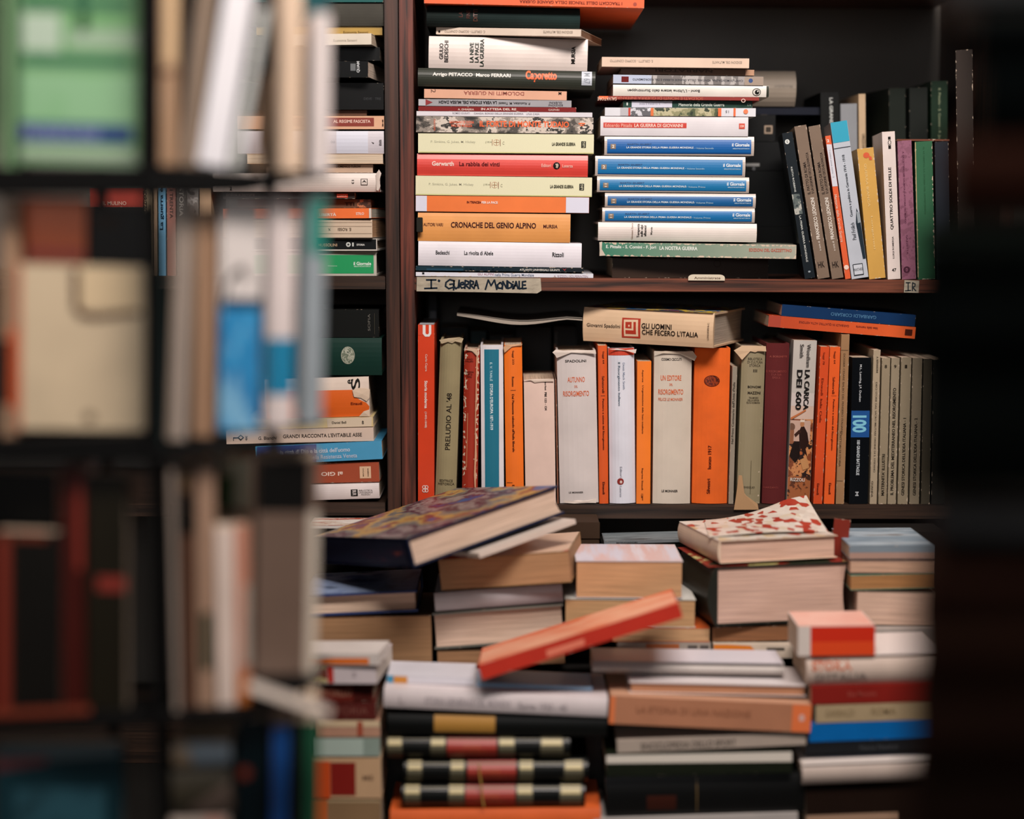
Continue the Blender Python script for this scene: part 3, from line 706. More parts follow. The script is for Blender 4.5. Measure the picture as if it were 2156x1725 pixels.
# ------------------------------------------------------------------ standing books on the right of the upper shelf
GROUP = 'books standing and leaning on the right of the upper shelf'
sh = 589.2
stand('navy-black paperback with a white oval at the top, leftmost of the leaning books', 1695, sh - .5, 1646.5, 281, 22, '0d171e', D=.13, yaw=-6, wear=.1, dec=[
    ('d', 1657.5, 298.5, 4.8, 5, 'dce0dc'), ('t', '0', 1657.5, 298.5, 3, 6, 'r', '16232c', .5), ('t', 'KEITH ROBBINS', 1670.5, 378, 53, 3.6, 'd', 'c8ccc8', .4),
    ('r', 1666, 410, 1690, 450, art_mat(['1e2a30', '56605e', 'a8a8a0', '2a3236'], 70)), ('t', 'LA PRIMA GUERRA MONDIALE', 1692, 503, 98, 4, 'd', 'c8ccc8', .5), ('d', 1704, 572, 2.6, 2, '8f9aa2')])


def hk(label, dx, wd):
    stand(label, 1720.5 + dx, sh - 1.5, 1671 + dx, 267, wd, '74604f', D=.13, yaw=-6, wear=.25, rough=.6, dec=[
        ('t', "IL PATTO DI ROMA", 1698.5 + dx, 375, 68, 6.2, 'u', '2c221e', .5), ('t', "E LA LEGIONE CECO-SLOVACCA", 1705 + dx, 364, 86, 5, 'u', '2c221e', .4), ('t', 'a cura di', 1725.5 + dx, 518, 20, 4, 'u', 'e0d4c8', .5),
        ('t', 'FRANCESCO LEONCINI', 1716.5 + dx, 460, 88, 7.5, 'u', 'ebe2d6', .7), ('t', 'HK', 1729 + dx, 557, 13, 13, 'r', '241a16', .3)])


hk('greyish-brown paperback with HK mark, left one of two alike leaning on the upper shelf', 0, 27)
hk('greyish-brown paperback with HK mark, right one of two alike leaning on the upper shelf', 30, 26)
stand('slim orange and white paperback between the brown HK pair and the cyan-topped one', 1778.7, sh, 1736, 287, 13.5, 'd8592a', D=.13, yaw=-6, wear=.1, dec=[
    ('p', [(1739, 304), (1751, 304), (1764, 392), (1750, 393)], 'cfd0da'), ('t', '2', 1743.5, 296.5, 5, 6, 'r', 'f2e6dc', .8), ('t', 'I soldati senza nome - 2', 1751, 345, 58, 3.2, 'd', '7d7d88', .1), ('t', 'Memorie della Grande Guerra', 1766, 460, 100, 5, 'd', 'eac8b4', .3), ('d', 1782, 563, 5, 5, 'ead0c0')])
stand('pale grey-white book with a cyan top block, leaning on the upper shelf', 1792, sh - 1, 1746.7, 259, 37, 'b4bac4', D=.13, yaw=-6, wear=.1, rough=.5, dec=[
    ('f', .87, 1, '1f9dbb'), ('f', .832, .837, '3a4048'), ('t', 'Guerra e politica in Germania 1914 - 1918', 1785, 391, 130, 7, 'u', '3a4048', .4), ('t', 'Paul Frölich', 1797, 487, 36, 8, 'u', '5a6068', .3),
    ('p', [(1803, 438), (1809, 452), (1825, 544), (1817, 545), (1802, 470)], '1f2c36'), ('p', [(1803, 445), (1810, 448), (1812, 468), (1806, 470)], '8f99a0'),
    ('r', 1795, 557, 1819, 578, '20262c'), ('r', 1796.6, 558.6, 1817.4, 576.4, 'c6cbd4'), ('t', 'PANTAREI', 1807, 567.5, 18, 6, 'r', '2a3036', .4)])
stand('golden yellow worn paperback with a red figure near the top of its spine', 1829, sh - .5, 1803, 314, 36, 'c89a48', D=.13, yaw=-6, wear=.45, dec=[
    ('d', 1824, 327, 6.5, 6, 'd0562c'), ('p', [(1820, 324), (1835, 330), (1836, 337), (1830, 337), (1829, 331), (1822, 331)], 'd0562c'), ('t', 'GUERRA BIANCA', 1826, 390, 90, 5, 'd', 'e2bf7a', .4), ('t', 'Longanesi', 1838, 490, 70, 5, 'd', 'e2bf7a', .4)])
stand('white worn book with large black capitals running up, number 47 at its foot', 1868, sh, 1855.5, 278, 28.5, 'd8cbc5', D=.13, yaw=-6, wear=.3, pages='a37a58', dec=[
    ('t', 'QUATTRO SOLDI DI PELLE', 1876, 418, 130, 7, 'u', '1d1a18', .9), ('t', 'LUIGI ROMERSA', 1880.5, 521, 46, 3.4, 'u', '3c3632', .4), ('t', '47', 1882.5, 568.5, 9, 7, 'r', '1d1a18', .8), ('r', 1869.5, 288, 1876, 313, '1d1a18'), ('d', 1872.8, 300, 4.4, 6, 'd8cbc5'), ('o', 1872.8, 300, 3.4, 5, '1d1a18', 1.2)])
stand('dusty purple-pink cloth paperback right of the white book numbered 47', 1898, sh - 1, 1888, 297, 31, '855068', D=.13, yaw=-6, wear=.3, dec=[('t', 'A. CIASCA, LA NASCITA E L’ITALIA NEL NOVECENTO', 1905, 400, 150, 3.5, 'd', '5c2c44', .4), ('f', .0, 1.0, art_mat(['7d4c60', '8a566c', '744458'], 90)), ('r', 1890, 299, 1891.2, 585, '5c3044'), ('d', 1909, 568, 7, 7, '4a2436'), ('t', '0', 1909, 568, 4, 7, 'r', '9c6078', .3), ('t', 'A. GAZZETTINO DEL DALMATA E LA STORIA DEL MONDO', 1904, 395, 150, 3.4, 'd', '5c2c44', .4), ('t', 'GAZZETTA', 1910, 515, 40, 3.4, 'd', '5c2c44', .3)])
stand('faded green book with a cream edge right of the purple-pink one', 1931, sh - .5, 1924.5, 298.7, 38, '2f6043', D=.13, yaw=-6, wear=.5, dec=[('p', [(1924, 300), (1928, 300), (1934, 585), (1930, 585)], 'b59a70'), ('t', 'G. LE GRECO, LA STORIA DEL NOVECENTO', 1946, 380, 140, 4, 'd', '2c5a3c', .4)])
stand('dark slate blue book at the right end of the standing upper-shelf books', 1971.5, sh - .5, 1966.7, 299, 30, '1e252e', D=.13, yaw=-6, wear=.15)
lay('thin brown book lying flat on the purple and green standing books', 1888.5, 296.8, 1999, 297, 4.5, '6a3f30', D=.12, wear=.2)
GROUP = 'books in the second row of the upper shelf'
stand('tall black book with white capitals behind the leaning brown pair', 1733, 586, 1727.5, 195, 38, '080a0a', D=.14, Y=.17, dec=[('t', 'LA GRANDE GUERRA', 1750.5, 262, 110, 7, 'd', 'c8ccc8', .9)], wear=0)
stand('plain light grey tall book behind the cyan-topped one', 1772, 586, 1768.5, 219, 36, '86898e', D=.14, Y=.17, wear=.1)
stand('narrow tan book with dark print, tallest behind the yellow paperback', 1809.5, 586, 1806.5, 198, 16, 'c0a584', D=.14, Y=.17, wear=.1, dec=[('t', 'ORIZZONTI', 1818, 300, 36, 6, 'd', '4a3a2a', .6)])
stand('dark grey-green box-like volume behind the white 47 book', 1873, 586, 1870.5, 186, 37, '1c221d', D=.14, Y=.17, yaw=6, wear=.1)
stand('dark grey volume between two dark green ones in the upper second row', 1915.5, 586, 1913.5, 185, 40, '1a1e1b', D=.14, Y=.17, yaw=4, wear=.1)
stand('dark green tall volume with faint lettering, far right of the upper second row', 1960, 586, 1959, 171, 36, '152a1c', D=.14, Y=.17, wear=.1, dec=[('t', 'E. Pittalis - S. Comini - F. Jori', 1977.5, 242, 110, 6, 'd', '8f9a78', .3)])
stand('tall brownish-grey book at the far right, beside the dark near stack', 2018, sh, 2012, 106, 34, '2a201a', D=.09, Y=-.03, yaw=-14, wear=.3, grp=False)

# ------------------------------------------------------------------ left bookcase, upper pile
GROUP = 'books piled flat in the left bookcase, upper shelf'
lay('green hardcover with white-grey frame and small masthead, bottom of the left bookcase pile', 470, 581.5, 793, 581.5, 52, 'b9b4a8', D=.15, Y=.006, yaw=-1, hard=1, wear=.3, pages='bcb0a6', dec=[
    ('r', 480, 537, 787, 576, '1f9a5c'), ('t', 'il Giornale', 763, 555, 37, 7, 'r', 'e0ece4', .9), ('t', 'BIBLIOTECASTORICA', 763, 561, 35, 2.8, 'r', 'c8e4d4', .6), ('t', 'Volume', 700, 560, 20, 2, 'r', 'c8e4d4', .3)])
lay('black hardcover with white edges and round mark, on the green one, left bookcase', 470, 528.2, 794, 528.2, 26, 'c9c2ba', D=.15, Y=.006, yaw=-3, hard=1, wear=.1, dec=[
    ('r', 480, 504, 792, 525, '17191b'), ('t', 'MUSSOLINI', 690, 516, 40, 6, 'r', 'c8a888', .3), ('d', 733.5, 515, 5, 5, 'c8ccc8'), ('d', 733.5, 515, 2.2, 2, '3a3c3e'), ('r', 741.5, 511, 745, 519, 'c8ccc8'), ('t', 'STORIA', 759.5, 515.5, 17, 4, 'r', 'e0e0dc', .8)])
lay('thick ribbed cream book with upside-down author, under the orange one in the left bookcase', 470, 500.6, 784, 500.6, 38, 'd2bda6', D=.14, Y=.006, yaw=-5, wear=.3, pages='b58a64', dec=[
    ('r', 480, 468, 783, 469, 'b09a84'), ('r', 480, 476, 783, 477, 'bba48e'), ('r', 480, 491, 783, 492, 'b8a28c'), ('t', 'E. ROSSI', 725.5, 483, 28, 6, 'i', '6a5a4a', .3), ('t', 'X', 694, 483, 5, 5, 'i', '6a5a4a', .3)])
lay('bright orange paperback with white lettering in the left bookcase', 470, 461, 782, 459.6, 21.5, 'f0763c', D=.14, Y=.006, yaw=-6, wear=.05, pages='a8a294', dec=[('t', 'LIBERTÀ', 690, 451.5, 36, 7, 'r', 'f6e0d4', .9), ('t', 'STILO', 758, 450, 17, 5.4, 'r', 'f6e0d4', .9), ('f', .985, 1, 'd8cfc4')])
lay('recessed brown book with ornamental end in the left bookcase', 500, 437.5, 781, 437.5, 18, '5c4434', D=.13, Y=.02, wear=.1, dec=[('r', 752, 415, 790, 440, art_mat(['6a4a34', '3a281e', 'a06a48'], 60)), ('t', 'TTI', 736, 430, 20, 7, 'r', '241812', 1)])
lay('dark grey book with a small red label under the white volume numbered 13', 470, 418.6, 747, 418.6, 14.5, '2b2826', D=.13, Y=.01, wear=.1, dec=[('r', 709, 408.5, 732.5, 416, 'e4563c'), ('t', "L'UNITA'", 720.5, 412.3, 20, 5, 'r', 'f0d8cc', .6), ('t', 'ordine e terrore', 506, 409.5, 60, 6.5, 'r', '9a8f86', .3)])
b_ = lay('white book numbered 13 with torn jacket over dark red boards, left bookcase', 448, 404, 800, 404, 39.5, 'ddd0c8', D=.15, Y=.0, hard=1, bulge=.003, wear=.25, dec=[('r', 797, 360, 812, 405, '8a3a30'),
    ('t', '13', 743, 383, 8, 5, 'd', '2a2422', .8), ('r', 759.5, 376.5, 774, 390, '2a2422'), ('r', 760.7, 377.7, 772.8, 388.8, 'ddd0c8'), ('p', [(762, 385), (767, 379), (772, 385), (767, 383)], '2a2422'), ('t', '2', 486, 397, 5, 7, 'r', '2a2422', .6)])
scrap(b_, [(792, 366), (798, 357), (803, 365), (799, 380), (801, 392), (797, 402), (793, 400)], 'd4c6bc')
lay('pale brown slim book with black print, on the white volume numbered 13', 560, 363.6, 785, 363.6, 17.5, 'b59a84', D=.13, Y=.012, wear=.3, dec=[('t', 'DOMENICO TUROW', 734, 350.5, 52, 5, 'r', '4a3a30', .7)])
lay('cream book showing its page edge under the thick bluish-white one, left bookcase', 520, 344.8, 807, 344.8, 21, 'd8b89a', D=.14, mode='LF', Y=.006, wear=.1, pages='e0cdb6')
lay('thick white and pale blue book in the left bookcase, under the red-brown titled one', 500, 323.4, 808.5, 323.4, 47.5, 'c9c3ca', D=.14, Y=.005, bulge=.002, wear=.05, dec=[('r', 600, 270, 708, 325, 'c9c3ca'), ('r', 708, 272, 775, 325, 'd8dae8'), ('t', '00', 701, 299, 9, 5, 'r', '9a9aa6', .2), ('p', [(782, 299), (788, 301), (786, 303)], '4a4448'), ('t', 'BB', 801, 300, 12, 5, 'u', '5a5458', .6)])
lay('red-brown paperback with white capitals and beige ends, left bookcase', 500, 272, 809, 272, 28, 'd9a988', D=.14, Y=.005, wear=.05, dec=[('r', 600, 248, 787.5, 266, '8a3426'), ('t', 'AL REGIME FASCISTA', 741, 255.5, 78, 6.5, 'r', 'ecc8b8', .9), ('t', 'M', 806, 259, 14, 3, 'u', '5a4034', .5)])
lay('shaded dark brown slim book above the red-brown titled one, left bookcase', 500, 243, 772, 243, 11.5, '5c4030', D=.13, Y=.012, wear=.1)
lay('thick black book with barely legible print, left bookcase', 500, 231, 808, 231, 56, '0a0b0c', D=.14, Y=.006, hard=1, wear=.02, dec=[('t', 'DEVE   TRE', 784, 208, 36, 5, 'r', '3a3c3e', .5)])
b_ = lay('black book with white lettering and its pale pages curling out at the end', 500, 163, 775, 163, 34, '101213', D=.14, Y=.004, yaw=-6, hard=0, wear=.02, pages='d8c4b4', dec=[('t', 'QUAM', 754.5, 141, 23, 7, 'u', 'cfd2d4', 1), ('r', 738, 134, 749, 149, '6a6e70')])
lay('black book lying under the white script-titled one in the left bookcase', 500, 127.6, 800, 127.6, 28, '090b0b', D=.14, Y=.02, wear=.02)
lay('white slim book with faint script title, under the yellow one, left bookcase', 560, 97.6, 782, 94.8, 24.5, 'ddd2c0', D=.13, Y=.002, yaw=-6, wear=.1, dec=[('t', 'Economia Sansoni', 727, 85, 50, 5, 'r', 'a89c8c', .2)])
lay('dull yellow paperback with dark script, near the top of the left bookcase', 540, 74.5, 805, 74.5, 18.5, 'a8873a', D=.13, Y=.012, wear=.15, dec=[('t', 'Economia Sansoni', 749, 68, 52, 5, 'r', '5a441c', .3)])
lay('thick speckled grey book near the top of the left bookcase', 520, 54, 808.5, 54, 48, '45433d', D=.14, Y=.006, cloth=1, hard=1, bulge=.003, wear=.05)
lay('teal book at the very top edge, left bookcase', 520, 4.5, 808, 4.5, 40, '1f5a58', D=.14, Y=.006, wear=.1)
GROUP = 'books standing in the left bookcase, glimpsed between the rack shelves'
lay('red book with white publisher name, glimpsed between the near rack shelves', 190, 436, 304, 436, 40, 'a83a2c', D=.12, Y=.006, wear=.1, dec=[('t', 'IL MULINO', 241, 428, 50, 8, 'r', 'e0b8a8', .5)])
lay('dark book carrying the red one behind the rack', 150, 580, 304, 580, 143, '1c1a18', D=.12, Y=.006, wear=.1)
for lb, xa, wd, c, dc in (
        ('cream standing book with dark lettering beside the red one behind the rack', 305, 17, 'c4b090', [('t', 'INDIRIZZO S', 297 + 8, 425, 60, 8, 'd', '3a2c20', .8)]),
        ('pale book with orange and green stripe edge behind the rack', 323, 9, 'd8b898', [('r', 330, 380, 332, 445, 'd8602c'), ('r', 330, 445, 332, 470, '2c7a4c')]),
        ('light blue standing book titled La guerra, seen between the near rack shelves', 333, 17, '6fa8cc', [('t', 'La guerra è', 341, 440, 88, 9, 'u', '0e2438', .9)]),
        ('faded red and grey standing book behind the rack', 351, 20, '8a5a50', [('t', 'I TRENTA', 361, 430, 60, 7, 'd', '3c2c28', .6)]),
        ('slim black and white lettered book behind the rack', 372, 20, '4a4845', [('t', 'STORIA', 382, 425, 60, 9, 'd', 'b8b4ac', .6)]),
        ('black and white photo-spined book behind the rack', 393, 26, '9a9691', [('f', 0, 1, art_mat(['2a2826', '7c7874', 'b8b4b0'], 40))]),
        ('tan standing book nearest the white volume numbered 13, behind the rack', 420, 26, 'a08468', [])):
    stand(lb, xa, 581, xa - 1, 396, wd, c, D=.12, Y=.006, wear=.15, dec=dc)

# ------------------------------------------------------------------ left bookcase, lower pile
GROUP = 'books piled flat in the left bookcase, lower shelf'
lay('white book with a black square logo, bottom of the lower left bookcase', 480, 1069, 799.3, 1059.5, 45, 'ddd3d2', D=.14, Y=.004, bulge=.002, wear=.25, dec=[
    ('r', 738.5, 1031, 753.5, 1045, '1a1a1a'), ('t', 'BUR', 746, 1038, 11, 8, 'd', 'ddd3d2', .8), ('t', 'BIBLIOTECA\nUNIVERSALE\nRIZZOLI', 770, 1037, 29, 12, 'r', '6a6664', .2)])
lay('rust-red book with upside-down white lettering and a cream stamp label, lower left bookcase', 480, 1022, 799, 1014.5, 42.5, 'a04a30', D=.14, Y=.004, wear=.2, dec=[('t', 'al GIO', 699, 998, 46, 8.5, 'i', 'ecd0c0', 1), ('r', 757, 982.5, 781.5, 1007, 'dcb898'), ('t', 'DIGAM', 765, 995, 17, 3, 'd', '5a3c2c', .5), ('t', 'BAMBINI', 775, 995, 17, 3, 'd', '5a3c2c', .5), ('r', 769.6, 985, 770.4, 1005, '8a6a50')])
lay('blue book with a two-line pale serif title, lower left bookcase', 540, 984, 805.5, 971.3, 43.5, '4a9ac4', D=.14, Y=.0, wear=.02, dec=[
    ('p', [(541, 941), (666, 934), (666, 976), (541, 982)], '2c4a90'), ('t', "Tra la città di Dio e la città dell'uomo", 654, 950, 166, 9.5, 'r', 'c8d4e4', .6), ('t', 'Donne cattoliche nella Resistenza Veneta', 664, 963, 176, 9, 'r', 'b8c8dc', .5)])
lay('long cream paperback with a serif title above the blue one, lower left bookcase', 477, 937, 787, 930, 30.5, 'd8c2b2', D=.14, Y=.002, wear=.2, dec=[
    ('t', 'G. Bianchi', 563, 922.5, 38, 7, 'r', '3c3430', .4), ('t', "GRANDI RACCONTA L'EVITABILE ASSE", 679, 917, 166, 8, 'r', '3a322e', .5), ('p', [(500, 921.5), (507, 915), (514, 921.5), (507, 928)], '2a2422'), ('p', [(503, 921.5), (507, 918), (511, 921.5), (507, 925)], 'd8c2b2'), ('r', 491, 921, 501, 922.6, '2a2422'), ('r', 491, 921, 492.5, 928, '2a2422'), ('t', '20', 519, 922, 9, 4, 'd', '4a4440', .4)])
lay('slim cream-yellow paperback with a peeling label, under the torn orange one', 510, 907, 786, 899.6, 22, 'd6c08c', D=.13, Y=.004, wear=.35, dec=[('p', [(688, 882), (783, 878), (782, 898), (690, 901)], 'd8c6ae'), ('t', 'Daniel Bell', 714, 890, 30, 5.5, 'r', '2a2420', .8), ('t', '48', 764, 889.5, 8, 4.5, 'd', '2a2420', .9)])
b_ = lay('torn orange and white book with a big black letter S on its end', 560, 885, 779, 878.6, 86, 'dccabc', D=.14, Y=.006, bulge=.003, wear=.2, dec=[
    ('p', [(561, 825), (742, 821), (748, 828), (742, 833), (758, 842), (771, 848), (778, 856), (776, 868), (760, 877), (700, 879), (562, 883)], 'e2661f'), ('t', 'S', 748.5, 809, 24, 19, 'u', '161412', .5), ('t', 'e', 736.5, 804, 9, 10, 'u', '161412', .6), ('t', 'Einaudi', 750.5, 850, 24, 6, 'r', '5a1410', .8)])
scrap(b_, [(742, 822), (755, 817), (770, 818), (779, 820), (778, 838), (772, 845), (760, 838), (746, 836)], 'd6bfa8', .0006)
scrap(b_, [(756, 877), (766, 866), (779, 862), (778, 877)], 'd6bfa8', .0006)
lay('thick dark green book with an oval white emblem, lower left bookcase', 560, 790.5, 804, 790.5, 79, '16332c', D=.14, Y=.006, hard=1, bulge=.003, wear=.02, rough=.35, dec=[('d', 732.5, 748.5, 14.5, 18.5, 'a3a594'), ('d', 732.5, 748.5, 13, 17, art_mat(['39493f', 'a8aa9a', '66705f', 'c0c0b0'], 130))])
lay('thick black book with faint vertical silver print on top of the lower left pile', 560, 710.5, 798, 710.5, 59, '121413', D=.14, Y=.01, hard=1, wear=.05, dec=[('t', 'SOFIA', 777, 679, 36, 5, 'u', '66635c', .2), ('r', 788, 660, 789, 704, '4a463a')])

# ------------------------------------------------------------------ row of standing books on the lower shelf
GROUP = 'books standing in a row on the lower shelf'
S = 1062.5
bk = stand('tall glossy red paperback with a white U, leftmost of the lower row', 880.3, S - 1.5, 880, 684, 34.5, 'd2401f', D=.14, wear=.05, rough=.3, pages='8f949a', top=plain('c9cdd2', .3), dec=[
    ('r', 870, 680, 893 - 3, 706, 'd2401f'), ('p', [(890, 684), (896, 684), (896, 702), (898, 704), (901, 704), (903, 702), (903, 684), (908, 684), (908, 703), (904, 709), (895, 709), (890, 703)], 'e8e2e0'),
    ('t', 'Carlo Capra', 897, 764, 36, 5.6, 'd', 'e8c4b8', .5), ('t', 'Storia moderna', 897, 831, 58, 6.4, 'd', 'f0dcd4', 1), ('t', '(1492-1848)', 896, 884, 34, 5.4, 'd', 'f0c8bc', .6),
    ('o', 893, 1026, 4, 4, 'ecd4cc', 1.4), ('o', 898, 1026, 4, 4, 'ecd4cc', 1.4), ('o', 893, 1033, 4, 4, 'ecd4cc', 1.4), ('o', 898, 1033, 4, 4, 'ecd4cc', 1.4)])
b_ = stand('olive-grey cloth book with large dark title running upwards', 914, S, 925.5, 716, 46, '8f8361', D=.14, bulge=.005, hard=1, cloth=1, wear=.3, dec=[
    ('t', "PRELUDIO AL '48", 944, 888, 120, 11, 'u', '241d17', .5), ('t', 'EDITRICE\nHISTORICA', 939.5, 1016, 34, 12, 'r', '3a3024', .5)])
scrap(b_, [(925, 716), (945, 712), (968, 710), (976, 713), (972, 722), (962, 717), (952, 723), (940, 719), (930, 724)], 'b5a283')
b_ = stand('worn dark red leather-like book with cracked edges between olive and white books', 971, S, 976.3, 734, 34.5, '9a2d1b', D=.14, bulge=.004, hard=1, wear=1.1, dec=[
    ('t', 'NINO\nVALERI', 988, 759, 17, 8, 'r', '4a120c', .5), ('t', 'TRADIZIONI\nE MITI DI\nPOPOLI', 988, 789, 18, 14, 'r', '3c0f0a', .5), ('p', [(984, 870), (985.5, 870), (983, 985), (981.5, 985)], 'c0805c'), ('t', 'LIBRO', 983, 1028, 12, 3, 'r', '4a120c', .5)])
scrap(b_, [(1003, 745), (1006, 760), (1004, 820), (1001, 880), (1004, 960), (1000, 1000), (1002, 1030), (1000, 1040), (998, 1000), (1000, 950), (1000, 880), (1002, 800)], 'cf9a78', .0008)
scrap(b_, [(976, 736), (990, 733), (1005, 735), (1006, 752), (1000, 742), (988, 738)], 'cdb096')
stand('white book with a long teal panel on the spine, in the lower row', 1012, S, 1009.5, 727, 50, 'ddd8dc', D=.14, bulge=.003, hard=1, wear=.15, dec=[
    ('p', [(1019.5, 736), (1050.5, 736), (1051, 1056), (1021.5, 1056)], '17718a'), ('t', 'E. V. TARLÉ', 1034.5, 783, 39, 6, 'd', 'b8d8e0', .5), ('t', "STORIA D'EUROPA 1871-1919", 1035, 857, 97, 6.5, 'd', 'd8e6ea', .9)])
b_ = stand('bright orange book with small black title, just left of the low pinkish one', 1064.5, S, 1059.8, 727, 39.5, 'ee7420', D=.14, bulge=.002, wear=.15, dec=[
    ('t', 'Saggi 233', 1080, 753, 29, 5, 'd', '4a1a08', .6), ('t', 'Romeo', 1080, 804, 21, 5, 'd', '4a1a08', .6), ('r', 1075, 821.5, 1086, 822.3, '7a3a10'), ('t', "Dal Piemonte sabaudo all'Italia liberale", 1081, 891, 122, 5, 'd', '4a1a08', .6), ('r', 1067, 1016, 1079, 1016.8, '7a3a10'), ('t', 'Einaudi', 1081, 1034, 26, 5, 'd', '4a1a08', .6)])
scrap(b_, [(1060, 731), (1066, 726), (1090, 725), (1100, 724), (1098, 728), (1080, 729), (1068, 733), (1062, 743)], 'cfa27c', .0006)
b_ = stand('low pinkish-white paperback, shortest on the left of the lower row', 1105.5, S, 1101.5, 801, 65.5, 'dfc3b6', D=.14, bulge=.001, wear=.1, dec=[
    ('t', 'Editori Riuniti', 1148.5, 812, 20, 3.4, 'd', '2a2220', .7), ('t', 'PBE 123 - 124', 1149, 845, 38, 4.6, 'd', '2a2220', 1)])
scrap(b_, [(1101, 800), (1130, 798), (1165, 798), (1166, 803), (1140, 804), (1126, 806), (1118, 801)], 'd8c4b4', .0006)
stand('thin brown book edge between the pinkish low one and the thick grey-white one', 1172, S, 1167.3, 800, 5.2, '7a4c38', D=.13, wear=.1)
b_ = stand('thick grey-white book with torn top and orange serif title, left one of two alike', 1178, S, 1171, 740, 83.5, 'cfc6c3', D=.14, bulge=.004, hard=1, wear=.45, dec=[
    ('t', 'SPADOLINI', 1212, 760.5, 44, 5.5, 'r', '2a2522', .7), ('t', 'AUTUNNO', 1213, 799.5, 36, 11, 'r', 'd4602c', .3), ('t', 'DEL', 1213, 814, 7, 4.5, 'r', 'd4602c', .2), ('t', 'RISORGIMENTO', 1213, 829, 54, 11, 'r', 'd4602c', .3), ('t', 'LE MONNIER', 1213, 1037, 30, 3.6, 'r', '2a2522', .7)])
scrap(b_, [(1163, 742), (1170, 736), (1186, 738), (1215, 737), (1254, 738), (1255, 745), (1240, 741), (1225, 744), (1214, 741), (1195, 744), (1181, 742), (1172, 754), (1169, 748)], 'ddcfc4')
scrap(b_, [(1186, 1054), (1200, 1057), (1216, 1053), (1238, 1056), (1256, 1050), (1255, 1059), (1235, 1059), (1210, 1060), (1190, 1059)], 'ddcfc4')
stand('narrow orange-red paperback with small dark title right of the left grey-white one', 1260.8, S, 1257.5, 728, 21, 'd6571f', D=.14, bulge=.001, wear=.1, dec=[
    ('t', 'Saggi 64', 1270, 753, 26, 5, 'd', '4a1408', .6), ('t', 'Salvatorelli', 1270, 810, 36, 5, 'd', '4a1408', .6), ('r', 1265, 833, 1274, 833.8, '7a2a10'), ('t', 'Pensiero e azione del Risorgimento', 1270, 894, 108, 5, 'd', '4a1408', .6), ('t', 'Einaudi', 1271, 1028, 26, 5, 'd', '4a1408', .6)])
b_ = stand('glossy white hardcover with a red top band and small round red emblem', 1283, S, 1279.5, 734, 56.5, 'd9dae4', D=.14, bulge=.006, hard=1, wear=.05, rough=.25, dec=[
    ('f', .955, 1, 'c8412a'), ('t', 'Denis Mack Smith', 1313.5, 792, 56, 4.6, 'd', '8a94a8', .2), ('t', 'Il Risorgimento italiano', 1303, 809, 92, 6, 'd', '4a6070', .4), ('t', 'Editori', 1307.5, 994, 22, 4.6, 'd', '8a8e9a', .2), ('d', 1306.5, 1014, 7, 7, '8a241c'), ('d', 1307.5, 1015, 2.6, 3.2, 'd9c0b8'), ('t', 'Laterza', 1307, 1035, 23, 4.6, 'd', '8a8e9a', .2)])
scrap(b_, [(1282, 736), (1300, 734), (1320, 738), (1340, 735), (1338, 744), (1326, 740), (1300, 737)], 'e0d0c6')
stand('shorter orange-yellow narrow paperback between the white and grey-white books', 1338, S, 1340, 761, 32, 'ee7c26', D=.14, bulge=.001, wear=.1, dec=[
    ('t', 'Aquarone', 1353, 792, 26, 4.4, 'd', '4a1a08', .5), ('t', "L'organizzazione dello Stato totalitario", 1353, 863, 102, 4.4, 'd', '4a1a08', .5), ('t', 'Reprints Einaudi', 1352, 1009, 46, 4.4, 'd', '4a1a08', .5), ('t', '128**', 1352, 1047, 14, 4.4, 'd', '4a1a08', .5)])
b_ = stand('thick grey-white book with four lines of orange print, right one of two alike', 1373, S + .6, 1376.5, 740, 81, 'cbbfb0', D=.14, bulge=.004, hard=1, wear=.4, dec=[
    ('t', 'COSIMO CECCUTI', 1414, 757, 42, 5.4, 'r', '2a2420', .8), ('t', 'UN EDITORE', 1413, 796, 43, 11, 'r', 'd4602c', .5), ('t', 'DEL', 1413, 810, 7, 4.5, 'r', 'd4602c', .3), ('t', 'RISORGIMENTO', 1412.5, 825.5, 52, 11, 'r', 'd4602c', .4), ('t', 'FELICE LE MONNIER', 1412, 841, 51, 6, 'r', 'd0704a', .3), ('t', 'LE MONNIER', 1410, 1034, 34, 5, 'r', '2a2420', .7)])
scrap(b_, [(1375, 743), (1400, 739), (1440, 741), (1458, 739), (1467, 751), (1462, 760), (1455, 750), (1430, 744), (1400, 743)], 'd4c4b0')
stand('thick deep orange hardcover with a dark round emblem near the top of its spine', 1456, S - .4, 1462.5, 733, 76.5, 'e46212', D=.14, bulge=.006, hard=1, wear=.05, cloth=1, dec=[
    ('d', 1499, 802.5, 16.5, 12, '5a1a0a'), ('d', 1499, 802.5, 15, 10.8, art_mat(['5a1a0a', '8a3410', '3c1008'], 200)), ('t', 'Silvestri', 1491.5, 1024, 32, 7, 'u', '4a1208', .8), ('t', 'Isonzo 1917', 1494, 963, 50, 7.5, 'u', '4a1208', .8)])
stand('slim grey book with a title running upwards, beside the deep orange hardcover', 1532.5, S - .4, 1541, 772, 12, '8f8576', D=.13, wear=.15, dec=[('t', "Nel Primo Centenario dell'Unità d'Italia", 1543.5, 870, 130, 5, 'u', '3c332a', .5)])
